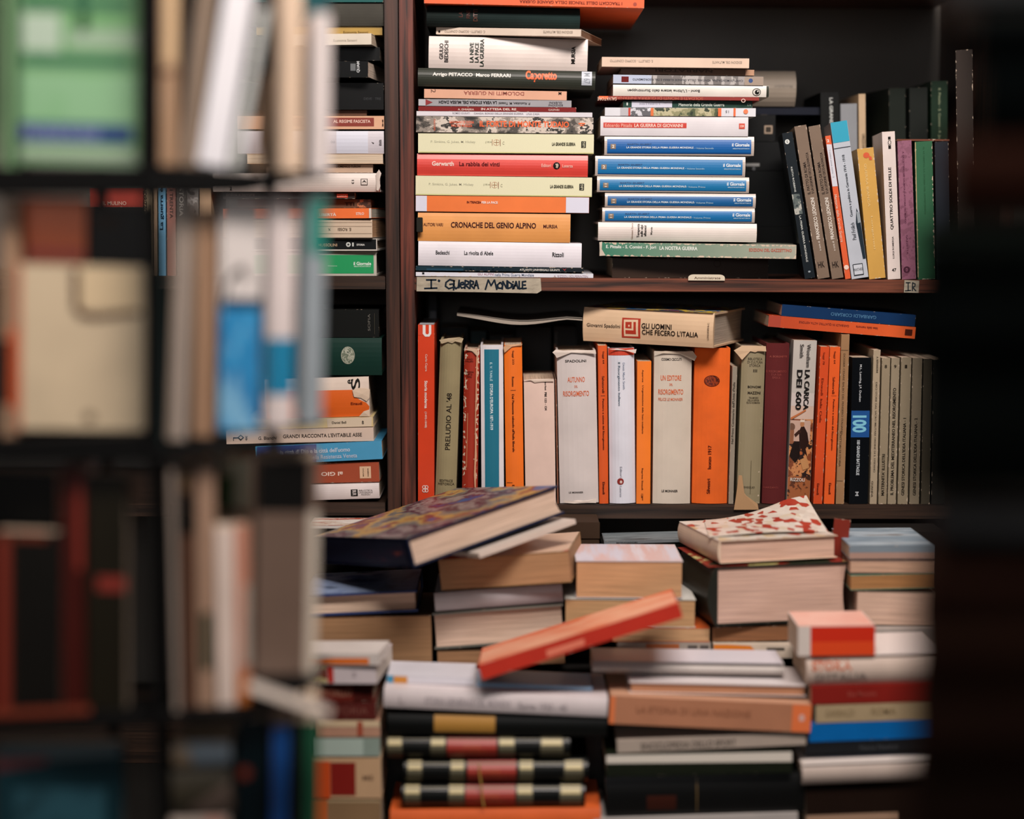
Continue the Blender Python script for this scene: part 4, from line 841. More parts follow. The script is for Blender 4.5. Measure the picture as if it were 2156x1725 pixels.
b_ = stand('worn olive-grey book with torn paper at head and foot, lower row', 1550, S, 1562, 730, 51, '8f8468', D=.14, bulge=.004, wear=.8, hard=1, dec=[
    ('t', 'BIBLIOTECA\nDI CULTURA\nSTORICA', 1590, 763, 32, 19, 'r', '3a3226', .2), ('t', 'III', 1590, 781, 8, 6, 'r', '2a241c', .6), ('t', 'BONOMI', 1588.5, 815, 28, 5, 'r', '2a241c', .8), ('t', 'MAZZINI', 1588, 827.5, 27, 5.6, 'r', '2a241c', .7), ('t', "TRIUMVIRO\nDELLA REPUB-\nBLICA ROMANA", 1586.5, 843, 28, 14, 'r', '3a3226', .3), ('p', [(1581, 970), (1582, 970), (1580, 1040), (1579, 1040)], '5a5038'), ('r', 1563, 1039.5, 1594, 1040.3, '5a5038'), ('t', 'RISVEGLIO', 1575, 1026, 28, 4, 'r', '3a3226', .2)])
scrap(b_, [(1545, 738), (1562, 728), (1590, 728), (1612, 729), (1613, 740), (1600, 737), (1590, 742), (1578, 738), (1566, 748), (1562, 758), (1554, 748)], 'cdae8c')
scrap(b_, [(1544, 1072), (1549, 1040), (1554, 1000), (1561, 1000), (1561, 1030), (1572, 1045), (1594, 1060), (1596, 1072)], 'b08a62', .0052, th=.0012)
stand('maroon hardcover with faded gilt lettering in the lower row', 1603.5, S - 1.5, 1613.5, 723, 50, '5c1f20', D=.14, bulge=.004, hard=1, wear=.05, cloth=1, dec=[
    ('t', 'A. BORGHETTI', 1639, 751, 36, 4, 'r', '9c4a40', .3), ('t', 'IL RISORGIMENTO\nE LA SUA\nEPOCA', 1635, 789, 42, 18, 'r', '8a3c36', .3), ('t', 'GARZANTI', 1623, 1027, 30, 4, 'r', '8a3c36', .2)])
stand('grey-topped book with a battle painting over the lower half of its spine', 1655, S, 1670.5, 716.5, 50.5, 'b9b3ac', D=.15, bulge=.002, wear=.1, dec=[
    ('f', 0, .52, art_mat(['140d0b', '3a1f14', '7a3f22', 'c08050', '241512', 'a2562e'], 30)), ('f', .52, .60, 'cbb0a0'), ('f', .60, .68, 'c8bdb8'), ('f', 0, .17, art_mat(['5a2f1a', '9a5a34', '3a2014'], 40)),
    ('r', 1664, 885, 1705, 930, 'c0a090'), ('p', [(1683, 935), (1682, 908), (1687, 898), (1693, 898), (1700, 912), (1703, 932), (1696, 945), (1700, 962), (1690, 950)], '2a1814'), ('p', [(1672, 915), (1682, 905), (1687, 909), (1675, 921)], '3a221a'), ('d', 1689, 893, 4.5, 6, 'b07850'), ('r', 1685, 884, 1694, 889, 'd8c8b8'), ('d', 1667, 899, 7, 8, '6a4a38'), ('p', [(1661, 905), (1672, 906), (1670, 935), (1660, 935)], '8a5638'), ('p', [(1662, 960), (1670, 932), (1682, 930), (1684, 960), (1674, 975)], '1c1210'), ('p', [(1684, 968), (1698, 962), (1704, 985), (1690, 990)], 'c08a58'), ('p', [(1664, 880), (1696, 862), (1697, 865), (1666, 884)], 'b86a38'),
    ('t', 'Woodham', 1702, 749, 48, 8, 'd', '2a2624', .4), ('t', 'Smith', 1688, 739, 28, 8, 'd', '2a2624', .4), ('t', 'LA CARICA', 1698, 821, 84, 11, 'd', '141211', 1), ('t', 'DEI 600', 1682, 821, 84, 12, 'd', '141211', 1), ('t', 'RIZZOLI', 1679, 1010, 30, 7, 'r', 'dcd2c8', .7)])
stand('narrow red-orange book, left of two alike, right of the battle painting one', 1711, S - 1.5, 1726.5, 730, 20.5, 'cf4a1c', D=.14, wear=.2, dec=[('t', 'Saggi 78', 1734, 755, 26, 5, 'd', '6a1c0c', .4), ('t', 'Einaudi', 1731, 815, 36, 5, 'd', '6a1c0c', .4), ('t', 'Italia: Civile', 1728, 865, 50, 5, 'd', '6a1c0c', .4), ('t', 'Einaudi', 1722, 1030, 24, 5, 'd', '6a1c0c', .4)])
stand('narrow orange book, right of two alike, beside the tan one', 1733, S - .5, 1746, 730, 24, 'e25c20', D=.14, wear=.2, dec=[('t', 'Saggi 64', 1757, 753, 26, 5.2, 'd', '5a1a0c', .5), ('t', 'Salvatorelli', 1755, 812, 36, 5.2, 'd', '5a1a0c', .5), ('r', 1750, 833, 1761, 833.8, '8a3010'), ('t', 'Pensiero e azione del Risorgimento', 1753, 895, 108, 5, 'd', '5a1a0c', .5), ('t', 'Einaudi', 1747, 1029, 24, 5, 'd', '5a1a0c', .5)])
stand('tall thin tan book sticking up between the orange and the black one', 1758.5, S - 1.5, 1770.5, 704, 19, '9a7552', D=.14, wear=.3, dec=[('t', 'DOSSIER CESARE BALBO DEL PENSIERO ITALIANO', 1775, 830, 170, 4, 'd', '5c4430', .3), ('t', 'SCRITTORI DI STORIA', 1769, 945, 76, 4, 'd', '5c4430', .5), ('r', 1771, 737, 1786, 738, '6a5038'), ('r', 1761, 1012, 1774, 1013, '6a5038')])
stand('black book with a blue block and large pale blue 100, in the lower row', 1786.5, S - .5, 1793.5, 753, 41.5, '0b0e12', D=.14, yaw=3, wear=.03, rough=.3, dec=[
    ('p', [(1792, 865), (1833, 865), (1831, 921), (1791, 921)], '164f92'), ('t', '100', 1809.5, 893, 36, 30, 'd', '7fc4dc', 1.4), ('t', 'M.L. Lanning, J.F. Dunkan', 1811, 807, 78, 5.6, 'd', 'c8ccd0', .5), ('t', '100 GRANDI BATTAGLIE', 1806.5, 964, 74, 6.6, 'd', 'c4ccd2', .9), ('t', 'M', 1804, 1040, 9, 7, 'd', 'b8bcc0', .6), ('r', 1786, 752, 1788, 1062, '8fa0b4')])
stand('slim cream-grey paperback right of the black one with a blue block', 1830, S - 1.5, 1838, 737, 16.5, 'a8977f', D=.14, wear=.3, dec=[('t', 'A. BERNARDINI', 1847, 768, 34, 4, 'd', '4a4034', .4), ('t', 'DIECI STORIE DAL SACRO MILITARE ORDINE DI S. STEFANO', 1843, 900, 190, 3.6, 'd', '5a4e40', .3), ('t', 'GUANDA', 1836, 1030, 34, 4, 'd', '4a4034', .3)])


def gry(label, x0, x1, wd, num, title, ty, tl, c, yt=754):
    xm = lambda y: x0 + (x1 - x0) * (S - y) / (S - yt) + wd / 2
    stand(label, x0, S, x1, yt, wd, c, D=.14, wear=.3, rough=.6, dec=[('t', num, xm(772), 772, 5, 7, 'r', '2a241c', .9), ('t', title, xm(ty), ty, tl, 6.4, 'u', '2c261e', .8)])


gry('grey-beige paperback numbered 8, left of the three numbered ones at the row end', 1848, 1856, 19, '8', "MATERNITA' ILLUSTRI", 1000, 88, '8f8068')
gry('grey-beige paperback numbered 9 with a long title running up', 1867.5, 1875.8, 19, '9', 'IL PROBLEMA DEL MEDITERRANEO NEL RISORGIMENTO', 930, 226, '93856e')
gry('wider grey-beige paperback whose title ends in 1, near the row end', 1888.5, 1896.5, 23, '1', "GENESI STORICA DELL'IDEA ITALIANA - 1", 962, 164, '8a7d66', 753)
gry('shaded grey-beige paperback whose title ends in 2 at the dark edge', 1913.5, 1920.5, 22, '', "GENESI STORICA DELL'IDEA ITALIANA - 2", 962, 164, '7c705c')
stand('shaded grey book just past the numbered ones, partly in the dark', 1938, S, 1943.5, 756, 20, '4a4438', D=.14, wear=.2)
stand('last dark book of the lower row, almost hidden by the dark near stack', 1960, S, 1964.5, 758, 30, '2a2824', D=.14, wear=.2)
# resting on the row
GROUP = 'books lying on top of the lower row'
bk = lay('thick beige hardcover with a red square emblem lying across the standing books', 1226, 718, 1500, 733.5, 72, 'd8b896', D=.15, Y=.035, yaw=-22, hard=1, bulge=.004, wear=.1, rough=.5, pages='bfb0a0', top=art_mat(['1c4a7a', '2a5f90', 'c8a83c', '18385c', 'a8342c'], 26), dec=[
    ('t', 'Giovanni Spadolini', 1270.5, 687, 74, 10, 'r', '2c201a', .4), ('r', 1310, 669, 1347.5, 713, 'b23420'), ('p', [(1313.5, 673), (1343.5, 673.5), (1343.5, 709), (1313.5, 708)], 'e4c4a4'), ('p', [(1317, 678), (1330, 678), (1330, 692), (1317, 691)], 'b23420'), ('p', [(1323, 684), (1326, 684), (1326, 688), (1323, 688)], 'e4c4a4'),
    ('p', [(1334, 678), (1339, 678), (1339, 704), (1317, 703), (1317, 695), (1334, 696)], 'b23420'),
    ('t', 'GLI UOMINI', 1382.5, 687.5, 65, 11, 'r', '1c1512', .6), ('t', "CHE FECERO L'ITALIA", 1410.5, 702, 121, 11, 'r', '1c1512', .6), ('t', 'LONGANESI & C.', 1491, 698, 36, 3.6, 'u', '3c2a20', .4)])
lay('orange book under the blue one, lying on the right of the lower row', 1617, 688, 1926, 713.6, 25, 'b8421e', col2='e0602a', D=.14, Y=.01, wear=.1, dec=[('r', 1600, 640, 1640, 715, 'a8402c'), ('t', 'GARIBALDI IN QUATTRO ACTA HISTORIE', 1735, 682, 106, 5.5, 'i', '7a2414', .5), ('t', 'Idee della memoria', 1825, 690, 46, 5, 'i', '7a2414', .5), ('r', 1906, 693, 1920, 707, '4a1c10')])
lay('dark blue book with faint upside-down title on top of the orange one', 1645, 665.5, 1926, 688.2, 25, '0c2f58', D=.14, Y=.012, wear=.03, dec=[('t', 'GARIBALDI CORSARO', 1797, 665, 96, 7, 'i', '4a7aa0', .3)])
# bowed magazine
M, ln, s, n = frame(962, 665, 1226, 676, .03, 0)
mg = empty('magazine', M, 'thin grey magazine bowing over the left of the lower row', 'magazine')
for nm, dz, t_, c_ in (('leaves', 0, .0045, 'a79c8f'), ('cover', .0048, .0008, '7c756c')):
    V, F = [], []; N_ = 16
    for i in range(N_ + 1):
        u = i / N_; z = -.0075 * math.sin(math.pi * min(1, u * 1.15)) + .001 * math.sin(9 * u) - (.0 if nm == 'leaves' else -.001 * u); tt = t_ * (.35 + .65 * math.sin(math.pi * min(1, .15 + u))) if nm == 'leaves' else t_
        zz = z + (dz * (.35 + .65 * math.sin(math.pi * min(1, .15 + u))) if nm == 'cover' else 0)
        for y, z2 in ((0, zz), (0, zz + tt), (.16, zz + tt), (.16, zz)): V.append((u * ln, y, z2))
    for i in range(N_):
        for j in range(4): a = i * 4 + j; b = i * 4 + (j + 1) % 4; F.append((a, b, b + 4, a + 4))
    F += [(0, 1, 2, 3), (N_ * 4, N_ * 4 + 3, N_ * 4 + 2, N_ * 4 + 1)]
    mesh_obj(nm, V, F, plain(c_, .5), parent=mg)
GROUP = 'books in the second row of the lower shelf'
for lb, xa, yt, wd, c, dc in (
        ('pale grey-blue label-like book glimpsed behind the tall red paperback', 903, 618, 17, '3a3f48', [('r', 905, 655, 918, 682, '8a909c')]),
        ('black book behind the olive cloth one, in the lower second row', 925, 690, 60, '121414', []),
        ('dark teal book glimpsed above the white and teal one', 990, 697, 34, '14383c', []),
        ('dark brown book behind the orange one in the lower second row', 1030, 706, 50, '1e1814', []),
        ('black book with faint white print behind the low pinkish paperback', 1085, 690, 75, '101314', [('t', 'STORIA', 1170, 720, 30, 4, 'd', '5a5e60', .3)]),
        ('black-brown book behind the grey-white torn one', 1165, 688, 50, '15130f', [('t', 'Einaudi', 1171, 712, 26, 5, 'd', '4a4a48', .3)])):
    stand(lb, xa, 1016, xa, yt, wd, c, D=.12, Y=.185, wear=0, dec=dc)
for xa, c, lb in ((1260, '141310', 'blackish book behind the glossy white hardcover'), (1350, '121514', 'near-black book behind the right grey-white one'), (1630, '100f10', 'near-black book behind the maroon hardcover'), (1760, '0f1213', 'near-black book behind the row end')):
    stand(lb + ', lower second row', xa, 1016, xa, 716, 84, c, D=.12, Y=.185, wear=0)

# ------------------------------------------------------------------ table and what carries the back piles
tz = hit(1078, 1771, -.36).z
tb = empty('display_table', Matrix.Translation((.02, -.2, 0)), 'dark wooden table in front of the bookcase carrying the book piles', 'table')
tx0, tx1 = hit(560, 1700, -.36).x, hit(2080, 1700, -.36).x
world_box('table_top', tx0, -.47, tz - .03, tx1, -.004, tz, wood_mat('1c130e', '33231a', 0), tb)
for lx in (tx0 + .03, tx1 - .08):
    for ly in (-.45, -.07): world_box('leg', lx, ly, 0, lx + .05, ly + .05, tz - .03, wood_mat('1c130e', '33231a', 2), tb)
rz = hit(1078, 1408, -.2).z
ri = empty('display_riser', Matrix.Translation((.02, -.12, tz)), 'low black riser box on the table under the back row of book piles', 'riser')
world_box('box', tx0 + .02, -.222, tz, tx1 - .02, -.006, rz, wood_mat('0c0b0a', '151210', 0), ri)
for nm, x0_, x1_, yt_, c_ in (('dark brown carton between the lower shelf and the back piles', 1130, 1262, 1100, '3a2a1e'), ('dark carton under the flat magazine beside the left rack', 640, 800, 1114, '1a1614'),
                              ('dark carton under the greyish magazine behind the small white-topped book', 1268, 1466, 1147, '141210'), ('dark carton behind the grey-blue topped pile at the right', 1800, 1990, 1120, '14110f')):
    a, b_ = hit(x0_, yt_, -.07), hit(x1_, yt_, -.07)
    cx_ = empty('storage_box', Matrix.Translation(((a.x + b_.x) / 2, -.035, rz)), nm, 'box')
    world_box('carton', a.x, -.07, rz, b_.x, -.008, a.z, plain(c_, .8), cx_)
    world_box('lid_flap', a.x - .0004, -.0715, a.z - .02, b_.x + .0004, -.0702, a.z, plain(c_, .7), cx_, 0)

B, Fr = -.215, -.34
PB, PW, PT, PP = 'b48a66', 'd5bfae', 'a87850', 'd9b6a4'
BASES.append((tx0, rz, tx1, rz, -.24, 0, .012)); BASES.append((tx0, tz, tx1, tz, -.42, -.24, .012))
GROUP = 'books in the back piles on the table'
# left back pile
lay('thick tan-paged book at the bottom of the back pile beside the near rack', 640, 1404, 910, 1399, 105, '6a4a34', D=.13, Y=B, mode='LF', wear=.1, pages='b08862', top=plain('5a4434', .6))
lay('pale-paged book with a blue cover on the back pile beside the rack', 640, 1299, 880, 1288, 46, '30406e', D=.13, Y=B, mode='LF', wear=.1, pages='d2b8a4', hard=1, top=art_mat(['2a3f80', '8fa0c0', '16203c'], 14, (1, 1, 1), False))
# pile under the tilted book
lay('thin tan-paged book at the bottom of the back pile under the tilted hardcover', 921, 1404, 1190, 1398, 34, '5a4432', D=.12, Y=B, mode='LF', wear=.1, pages='a87e5a')
lay('thick pinkish-paged hardcover in a grey-green jacket, second from the bottom', 916, 1368, 1190, 1348, 78, '66665e', D=.12, Y=B, mode='LF', wear=.1, hard=1, pages='d0b4a2', inset=.002)
lay('grey-white spined book above the thick pinkish-paged hardcover', 917, 1288.5, 1186, 1268, 39, 'b7b2b4', col2='8f8b90', D=.12, Y=B - .003, wear=.1, bulge=.003)
lay('tan-paged book with a yellow and red cover just under the tilted hardcover', 929, 1244, 1203, 1226, 66, '8a6a40', D=.13, Y=B, yaw=-8, mode='LF', wear=.1, pages='b38a64', top=art_mat(['d8c27a', 'c8a890', 'b4412c', 'cdb8a0', 'b08050'], 13, (1, .4, 1), True, 'cells'))
lay('thin white bent paperback sticking out right below the tilted hardcover', 1010, 1176, 1213, 1103, 11, 'cdbfb4', D=.12, Y=-.28, yaw=36, lean=-5, wear=.2, pages='c8b4a4', inset=0)
lay('tilted hardcover with a colourful picture cover and dark blue spine with rust lettering', 872, 1196, 1189, 1081, 65, '1c2238', D=.22, Y=-.31, yaw=36, lean=-8, mode='LHL', hard=1, wear=.05, rough=.25, pages='d6bba8', cat='book',
    top=art_mat(['28406e', '3c5a8a', '7a3a34', 'b08a48', '6e6a64', '4a2030', '8c7c78', '5a2432', '2a4a80'], 11, (1, .8, 1), False), left=(art_mat(['1a2038', '161a30', '1c2238', '2a2038', 'b4523a', '1c2238'], 16, (1, .3, 2.5), False), .05, .95, .1, .9))
# small white-topped pile
lay('thin grey-printed paperback with orange patch under the white-covered pair', 1300, 1376, 1496, 1376, 24, 'a59a90', D=.11, Y=B, wear=.1, dec=[('r', 1360, 1356, 1430, 1370, 'b8683c'), ('r', 1448, 1359, 1468, 1366, '5a5350'), ('r', 1474, 1359, 1492, 1366, '5a5350')])
lay('orange-topped tan-paged book third down under the small white-topped one', 1290, 1352, 1494, 1353, 31, 'd0602c', D=.12, Y=B, mode='LF', wear=.1, pages='d0a67c', top=plain('d4622c', .5))
lay('white-covered book wider than the small thick one on it', 1189, 1320, 1464, 1322, 60, 'd5d2c6', D=.10, Y=B, mode='LF', wear=.05, pages='c69c70', inset=.001, top=plain('cfcdc6', .5))
lay('small thick tan-paged book with a white printed cover, on the wider white one', 1212, 1259, 1437, 1260, 79, 'd8cfd0', D=.11, Y=B, mode='LF', wear=.05, pages='cd9e74', inset=.0012, bulge=0, top=art_mat(['dcd8e0', 'd8d4dc', 'd4b4b0', 'd0ccd8', 'c0b8c4'], 22, (1, .1, 1), False))
mgz = lay('greyish printed magazine lying behind the small white-topped book', 1272, 1146, 1462, 1141, 6, '6a7074', D=.06, Y=-.068, wear=.1, top=art_mat(['5a646a', '7c868a', '2a2e30'], 30, (.3, 2, 1), False), dec=[('t', 'MONDADORI', 1320, 1143, 44, 3, 'r', '1c1c1c', .6)], grp=False)
lay('white magazine with red masthead lying flat beside the near rack', 650, 1113, 812, 1113, 6, 'd4ccc6', D=.06, Y=-.069, wear=.05, pages='c8bcb0', top=art_mat(['e0d8d0', 'd9cfc6', 'e0d8d0', 'c8b8a8', 'a8402c', 'e2dad2'], 18, (.6, 2.2, 1), True), grp=False)
# big pile
lay('orange and white worn paperback wedged under the brown-paged book', 1502, 1386, 1672, 1386, 30, 'cfc0ae', D=.12, Y=B - .01, wear=.3, dec=[('p', [(1503, 1356), (1580, 1360), (1600, 1380), (1503, 1384)], 'e08228'), ('r', 1614, 1364, 1652, 1370, '4a443e')])
lay('thin brown-paged book under the enormous pink-paged volume', 1500, 1353, 1720, 1349, 33, '4a3424', D=.12, Y=B, mode='LF', wear=.1, pages='8a5c3a')
lay('enormous pink-paged volume with a dark multicoloured spine, biggest on the table', 1489, 1320, 1785, 1306, 127, '23241f', D=.13, Y=B - .015, yaw=11, mode='LHL', hard=1, bulge=.010, wear=.05, pages='d8b4a4', inset=.002, top=art_mat(['5a7a40', 'c8c080', '8a2c20', '2a3020'], 14), left=None)
lay('pink-edged paperback with a red and white map cover, on the enormous volume', 1511, 1187, 1763, 1174, 48, 'd9c0a8', D=.14, Y=B - .012, yaw=14, mode='LHL', wear=.1, pages='deb9a6', bulge=.003, inset=.003, top=art_mat(['d6cdc2', 'cbbfb2', 'a83826', 'd9d0c4', 'b04a34', 'cfc6ba', '8f8578', 'c9b088'], 70, (1, .8, 1), True, 'cells'))
# curled cover of that paperback
O = hit(1511, 1136, B + .0)
M, ln, s, n = frame(1500, 1139, 1752, 1128, B - .003, 14)
cv = empty('folded_map', M, 'white and red printed map sheet curling up on the pink-edged paperback', 'map')
V, F = [], []; NX, NY = 18, 8
for i in range(NX + 1):
    for j in range(NY + 1):
        u, v = i / NX, j / NY
        z = .003 + .034 * v * (u ** 2) * (1 - 1.7 * max(0, u - .78) * (1.15 - .5 * v)) + .003 * math.sin(3.1 * u) * (1 - v)
        x = u * ln * (1 - .1 * v) + .034 * v; V.append((x, .012 + v * .11, z))
for i in range(NX):
    for j in range(NY): a = i * (NY + 1) + j; F.append((a, a + NY + 1, a + NY + 2, a + 1))
k = len(V); V += [(x, y, z - .0012) for x, y, z in V]; F += [tuple(k + q for q in reversed(f)) for f in F]
rim = [i * (NY + 1) for i in range(NX + 1)] + [NX * (NY + 1) + j for j in range(1, NY + 1)] + [i * (NY + 1) + NY for i in range(NX - 1, -1, -1)] + [j for j in range(NY - 1, 0, -1)]
F += [(rim[i], rim[(i + 1) % len(rim)], k + rim[(i + 1) % len(rim)], k + rim[i]) for i in range(len(rim))]
mesh_obj('sheet', V, F, art_mat(['d6cdc2', 'cbbfb2', 'a83826', 'd9d0c4', '9f3020', 'cfc6ba', 'd2c8bc', 'cfc0aa'], 120, (1, .8, .2), True, 'cells'), parent=cv)
stand('thin dark red book cover standing up behind the pink-edged paperback', 1748, 1176, 1757, 1092, 34, '7a2a1e', D=.004, Y=B + .055, yaw=-8, wear=.2, grp=False, name='loose_cover', cat='cover')
# right back pile
lay('thick pinkish-paged book low in the right back pile beside the dark near stack', 1803, 1316, 1965, 1318, 72, '8a7a6c', D=.12, Y=B, mode='LF', wear=.1, pages='d4b4a2')
lay('grey-lettered white book low in the right back pile, partly hidden', 1830, 1404, 1990, 1404, 82, 'a9a09a', D=.13, Y=B - .012, wear=.1, dec=[('t', 'Garibaldi', 1880, 1338, 60, 14, 'r', '8a827c', .3)])
lay('tan-paged book with a mint green printed cover, right back pile', 1791, 1243, 1965, 1238, 32, '7a9a80', D=.13, Y=B, mode='LF', wear=.1, pages='a87848', top=art_mat(['6fa898', '8fc0ac', '5a9484', 'c0d0b8'], 16, (.5, 1.6, 1), False))
lay('pink-paged paperback curving under the grey-blue covered one, right back pile', 1790, 1206, 1965, 1206, 25, 'c0a090', D=.13, Y=B, mode='LF', wear=.1, pages='c8a48c', top=plain('b09080', .5))
lay('grey-blue printed book on top of the right back pile', 1788, 1178, 1965, 1177, 29, '75828c', D=.12, Y=B, wear=.2, top=art_mat(['8fa2b0', '7c8e9c', 'a8b6c0', '6c6460'], 14, (.5, 2.4, 1), False), dec=[('r', 1788, 1164, 1965, 1176, 'a5877a')])

GROUP = 'books in the front piles on the table'
DF = .105
# leftmost front pile
lay('olive-tan thick book at the bottom of the leftmost front pile', 655, 1764, 802, 1764, 82, '8f7252', D=DF, Y=Fr, wear=.15, dec=[('r', 650, 1680, 690, 1764, 'c8642c'), ('r', 690, 1684, 800, 1690, 'bba27c')])
lay('thick orange, dark red and beige spined book in the leftmost front pile', 660, 1681.5, 803, 1681.5, 88, 'c9a580', D=DF, Y=Fr, wear=.1, dec=[('r', 655, 1604, 696, 1682, 'd2501c'), ('r', 696, 1606, 749, 1675, '8a1c14'), ('t', 'ME', 775, 1638, 22, 10, 'r', '8a6a50', .4)])
lay('pale mint slim book in the leftmost front pile', 664, 1593, 800, 1593, 40, '8fa096', D=DF, Y=Fr, wear=.05, dec=[('r', 660, 1556, 765, 1592, 'b4c6bc')])
lay('pinkish cream slim book in the leftmost front pile', 668, 1552, 800, 1552, 36, 'bd9078', D=DF, Y=Fr, wear=.2, dec=[('r', 672, 1518, 800, 1531, 'dcc4a0'), ('r', 752, 1520, 764, 1550, 'a85038')])
lay('dark red book with faint grey lettering, lower of two in the leftmost front pile', 640, 1515, 792, 1515, 36, '5c2420', D=DF, Y=Fr, wear=.1, dec=[('t', 'STORIA', 735, 1497, 80, 16, 'r', '7c4a40', .4)])
lay('dark red book with brownish lettering, upper of two in the leftmost front pile', 600, 1478, 787, 1478, 37, '6a241c', D=DF, Y=Fr, wear=.1, dec=[('t', 'LA CRISI DELLO', 690, 1458, 100, 17, 'r', 'a0705c', .5), ('r', 744, 1443, 784, 1476, '4a1a16')])
lay('paperback with a yellow and red pattern and white label, leftmost front pile', 600, 1440, 793, 1440, 38, 'd9cdd0', D=DF, Y=Fr, yaw=-6, wear=.1, pages='dcd4cc', dec=[('r', 600, 1404, 690, 1438, art_mat(['c8b070', 'a85a38', 'd8c890', '8a3a24'], 30)), ('r', 690, 1404, 703, 1438, 'c82c1c'), ('t', 'Z', 746, 1421, 8, 9, 'r', '9a8a90', .3)])
lay('orange-spined paperback with white upper edge on top of the leftmost front pile', 600, 1401.5, 798, 1401.5, 26, 'dcd2cc', D=.06, Y=Fr, yaw=-8, wear=.2, pages='e0dad6', dec=[('r', 600, 1386, 777, 1399, 'ee7a2c'), ('r', 600, 1368, 777, 1374, '9aa2a4')])
# centre front pile
lay('orange book at the bottom of the centre front pile', 822, 1764, 1265, 1759, 58, 'e0662e', D=DF, Y=Fr, wear=.1, bulge=.002, dec=[('r', 935, 1699, 1010, 1706, '33506a')])


def leather(label, x0, y0, x1, y1, th, bands, red):
    g = '93876a'; d = []
    for c, w_ in bands: d += [('r', c - w_, y0 - th + 2, c + w_, y0 - 1, '55503c'), ('r', c - w_ * .9, y0 - th * .92, c + w_ * .9, y0 - th * .62, 'b8a878')]
    d += [('r', red[0], y0 - th + 3, red[1], y0 - 3, '9a2c1e')] + [('t', 'STORIA\nUNIVERSALE', (red[0] + red[1]) / 2, y0 - th * .45, 60, th * .4, 'r', 'b0562f', .2)]
    d += [('r', x0 + 3, y0 - th * .86, x1 - 3, y0 - th * .83, '6a6450')]
    lay(label, x0, y0, x1, y1, th, '0a0c0b', D=DF, Y=Fr, hard=1, bulge=.009, wear=0, rough=.28, dec=d)


leather('black leather book with gold bands and red label, lowest of three alike', 845, 1704, 1232, 1703, 51, [(868, 17), (961, 17), (1105, 17), (1202, 23)], (980, 1085))
leather('black leather book with gold bands and red label, middle of three alike, right-shifted', 850, 1652, 1238, 1651, 50, [(873, 16), (963, 15), (1108, 15), (1208, 20)], (984, 1087))
leather('black leather book with gold bands and red label, topmost of three alike, left-shifted', 814, 1601, 1200, 1601, 50, [(831, 16), (922, 16), (1067, 17), (1162, 24)], (941, 1046))
M, ln, s, n = frame(1005, 1606, 1020, 1700, Fr - .011, 0)
rb = empty('ribbon_bookmark', Matrix.Translation(hit(1020, 1704, Fr - .006)), 'thin yellow ribbon bookmark hanging over the black leather books', 'ribbon')
rb_o = rb.matrix_world.translation
pp = [hit(x, y, Fr - .0035) - rb_o for x, y in ((1009, 1609), (1010, 1630), (1013, 1650), (1015, 1675), (1019, 1700))]
V, F = [], []
for p in pp:
    for dx, dy in ((-.0008, 0), (.0008, 0), (.0008, .0005), (-.0008, .0005)): V.append((p.x + dx, p.y + dy, p.z))
for i in range(4):
    for j in range(4): a = i * 4 + j; b = i * 4 + (j + 1) % 4; F.append((a, b, b + 4, a + 4))
F += [(0, 1, 2, 3), (16, 17, 18, 19)]
mesh_obj('ribbon', V, F, plain('a8843c', .5), parent=rb)
lay('black book with a dull gold label, directly under the wide white one', 816, 1549, 1278, 1554, 46, '0c0e0d', D=DF, Y=Fr, hard=1, bulge=.003, wear=0, dec=[('p', [(914, 1506), (1043, 1508), (1042, 1544), (914, 1542)], 'b08038')])
lay('wide white book with pale grey lettering across the centre front pile', 807, 1498, 1278, 1519, 50, 'd6cbcc', D=DF, Y=Fr - .004, wear=.08, bulge=.002, dec=[('t', 'L', 846, 1474, 12, 16, 'r', 'b8acae', .4), ('t', 'STORIA GENERALE DEL MONDO', 985, 1479, 180, 15, 'r', 'a89ea2', .6), ('t', 'Roma 1930 - 40', 1143, 1488, 102, 14, 'r', 'a89ea2', .5)])
lay('slim pale blue book lying on the right half of the wide white one', 1003, 1459, 1247, 1468, 18, '8fb0d0', D=.06, Y=Fr + .02, wear=.05, top=plain('a8c4dc', .4), dec=[('r', 1003, 1450, 1247, 1470, '3f86b8')])
lay('white-labelled book with blue and orange left end on the wide white one', 815, 1448, 1000, 1454, 27, 'd2d0d8', D=.065, Y=Fr + .02, wear=.05, dec=[('r', 812, 1400, 829, 1455, '3a92b8'), ('r', 829, 1405, 857, 1424, 'a04a34'), ('r', 829, 1424, 857, 1455, 'd08a34'), ('r', 908, 1418, 922, 1426, '9a5a50'), ('r', 857, 1441, 1000, 1446, '8fb8d8')])
lay('red paperback tilted up to the right over the centre front pile', 1016, 1432, 1438, 1300, 32, 'b92a16', D=.11, Y=Fr - .02, lean=-4, wear=.1, pages='c8a890', top=art_mat(['e0805c', 'e8a888', 'dc6a44', 'f0cabc'], 9, (.5, 1, 1), False), dec=[('p', [(1150, 1370), (1230, 1345), (1231, 1358), (1152, 1384)], 'e07a60')])
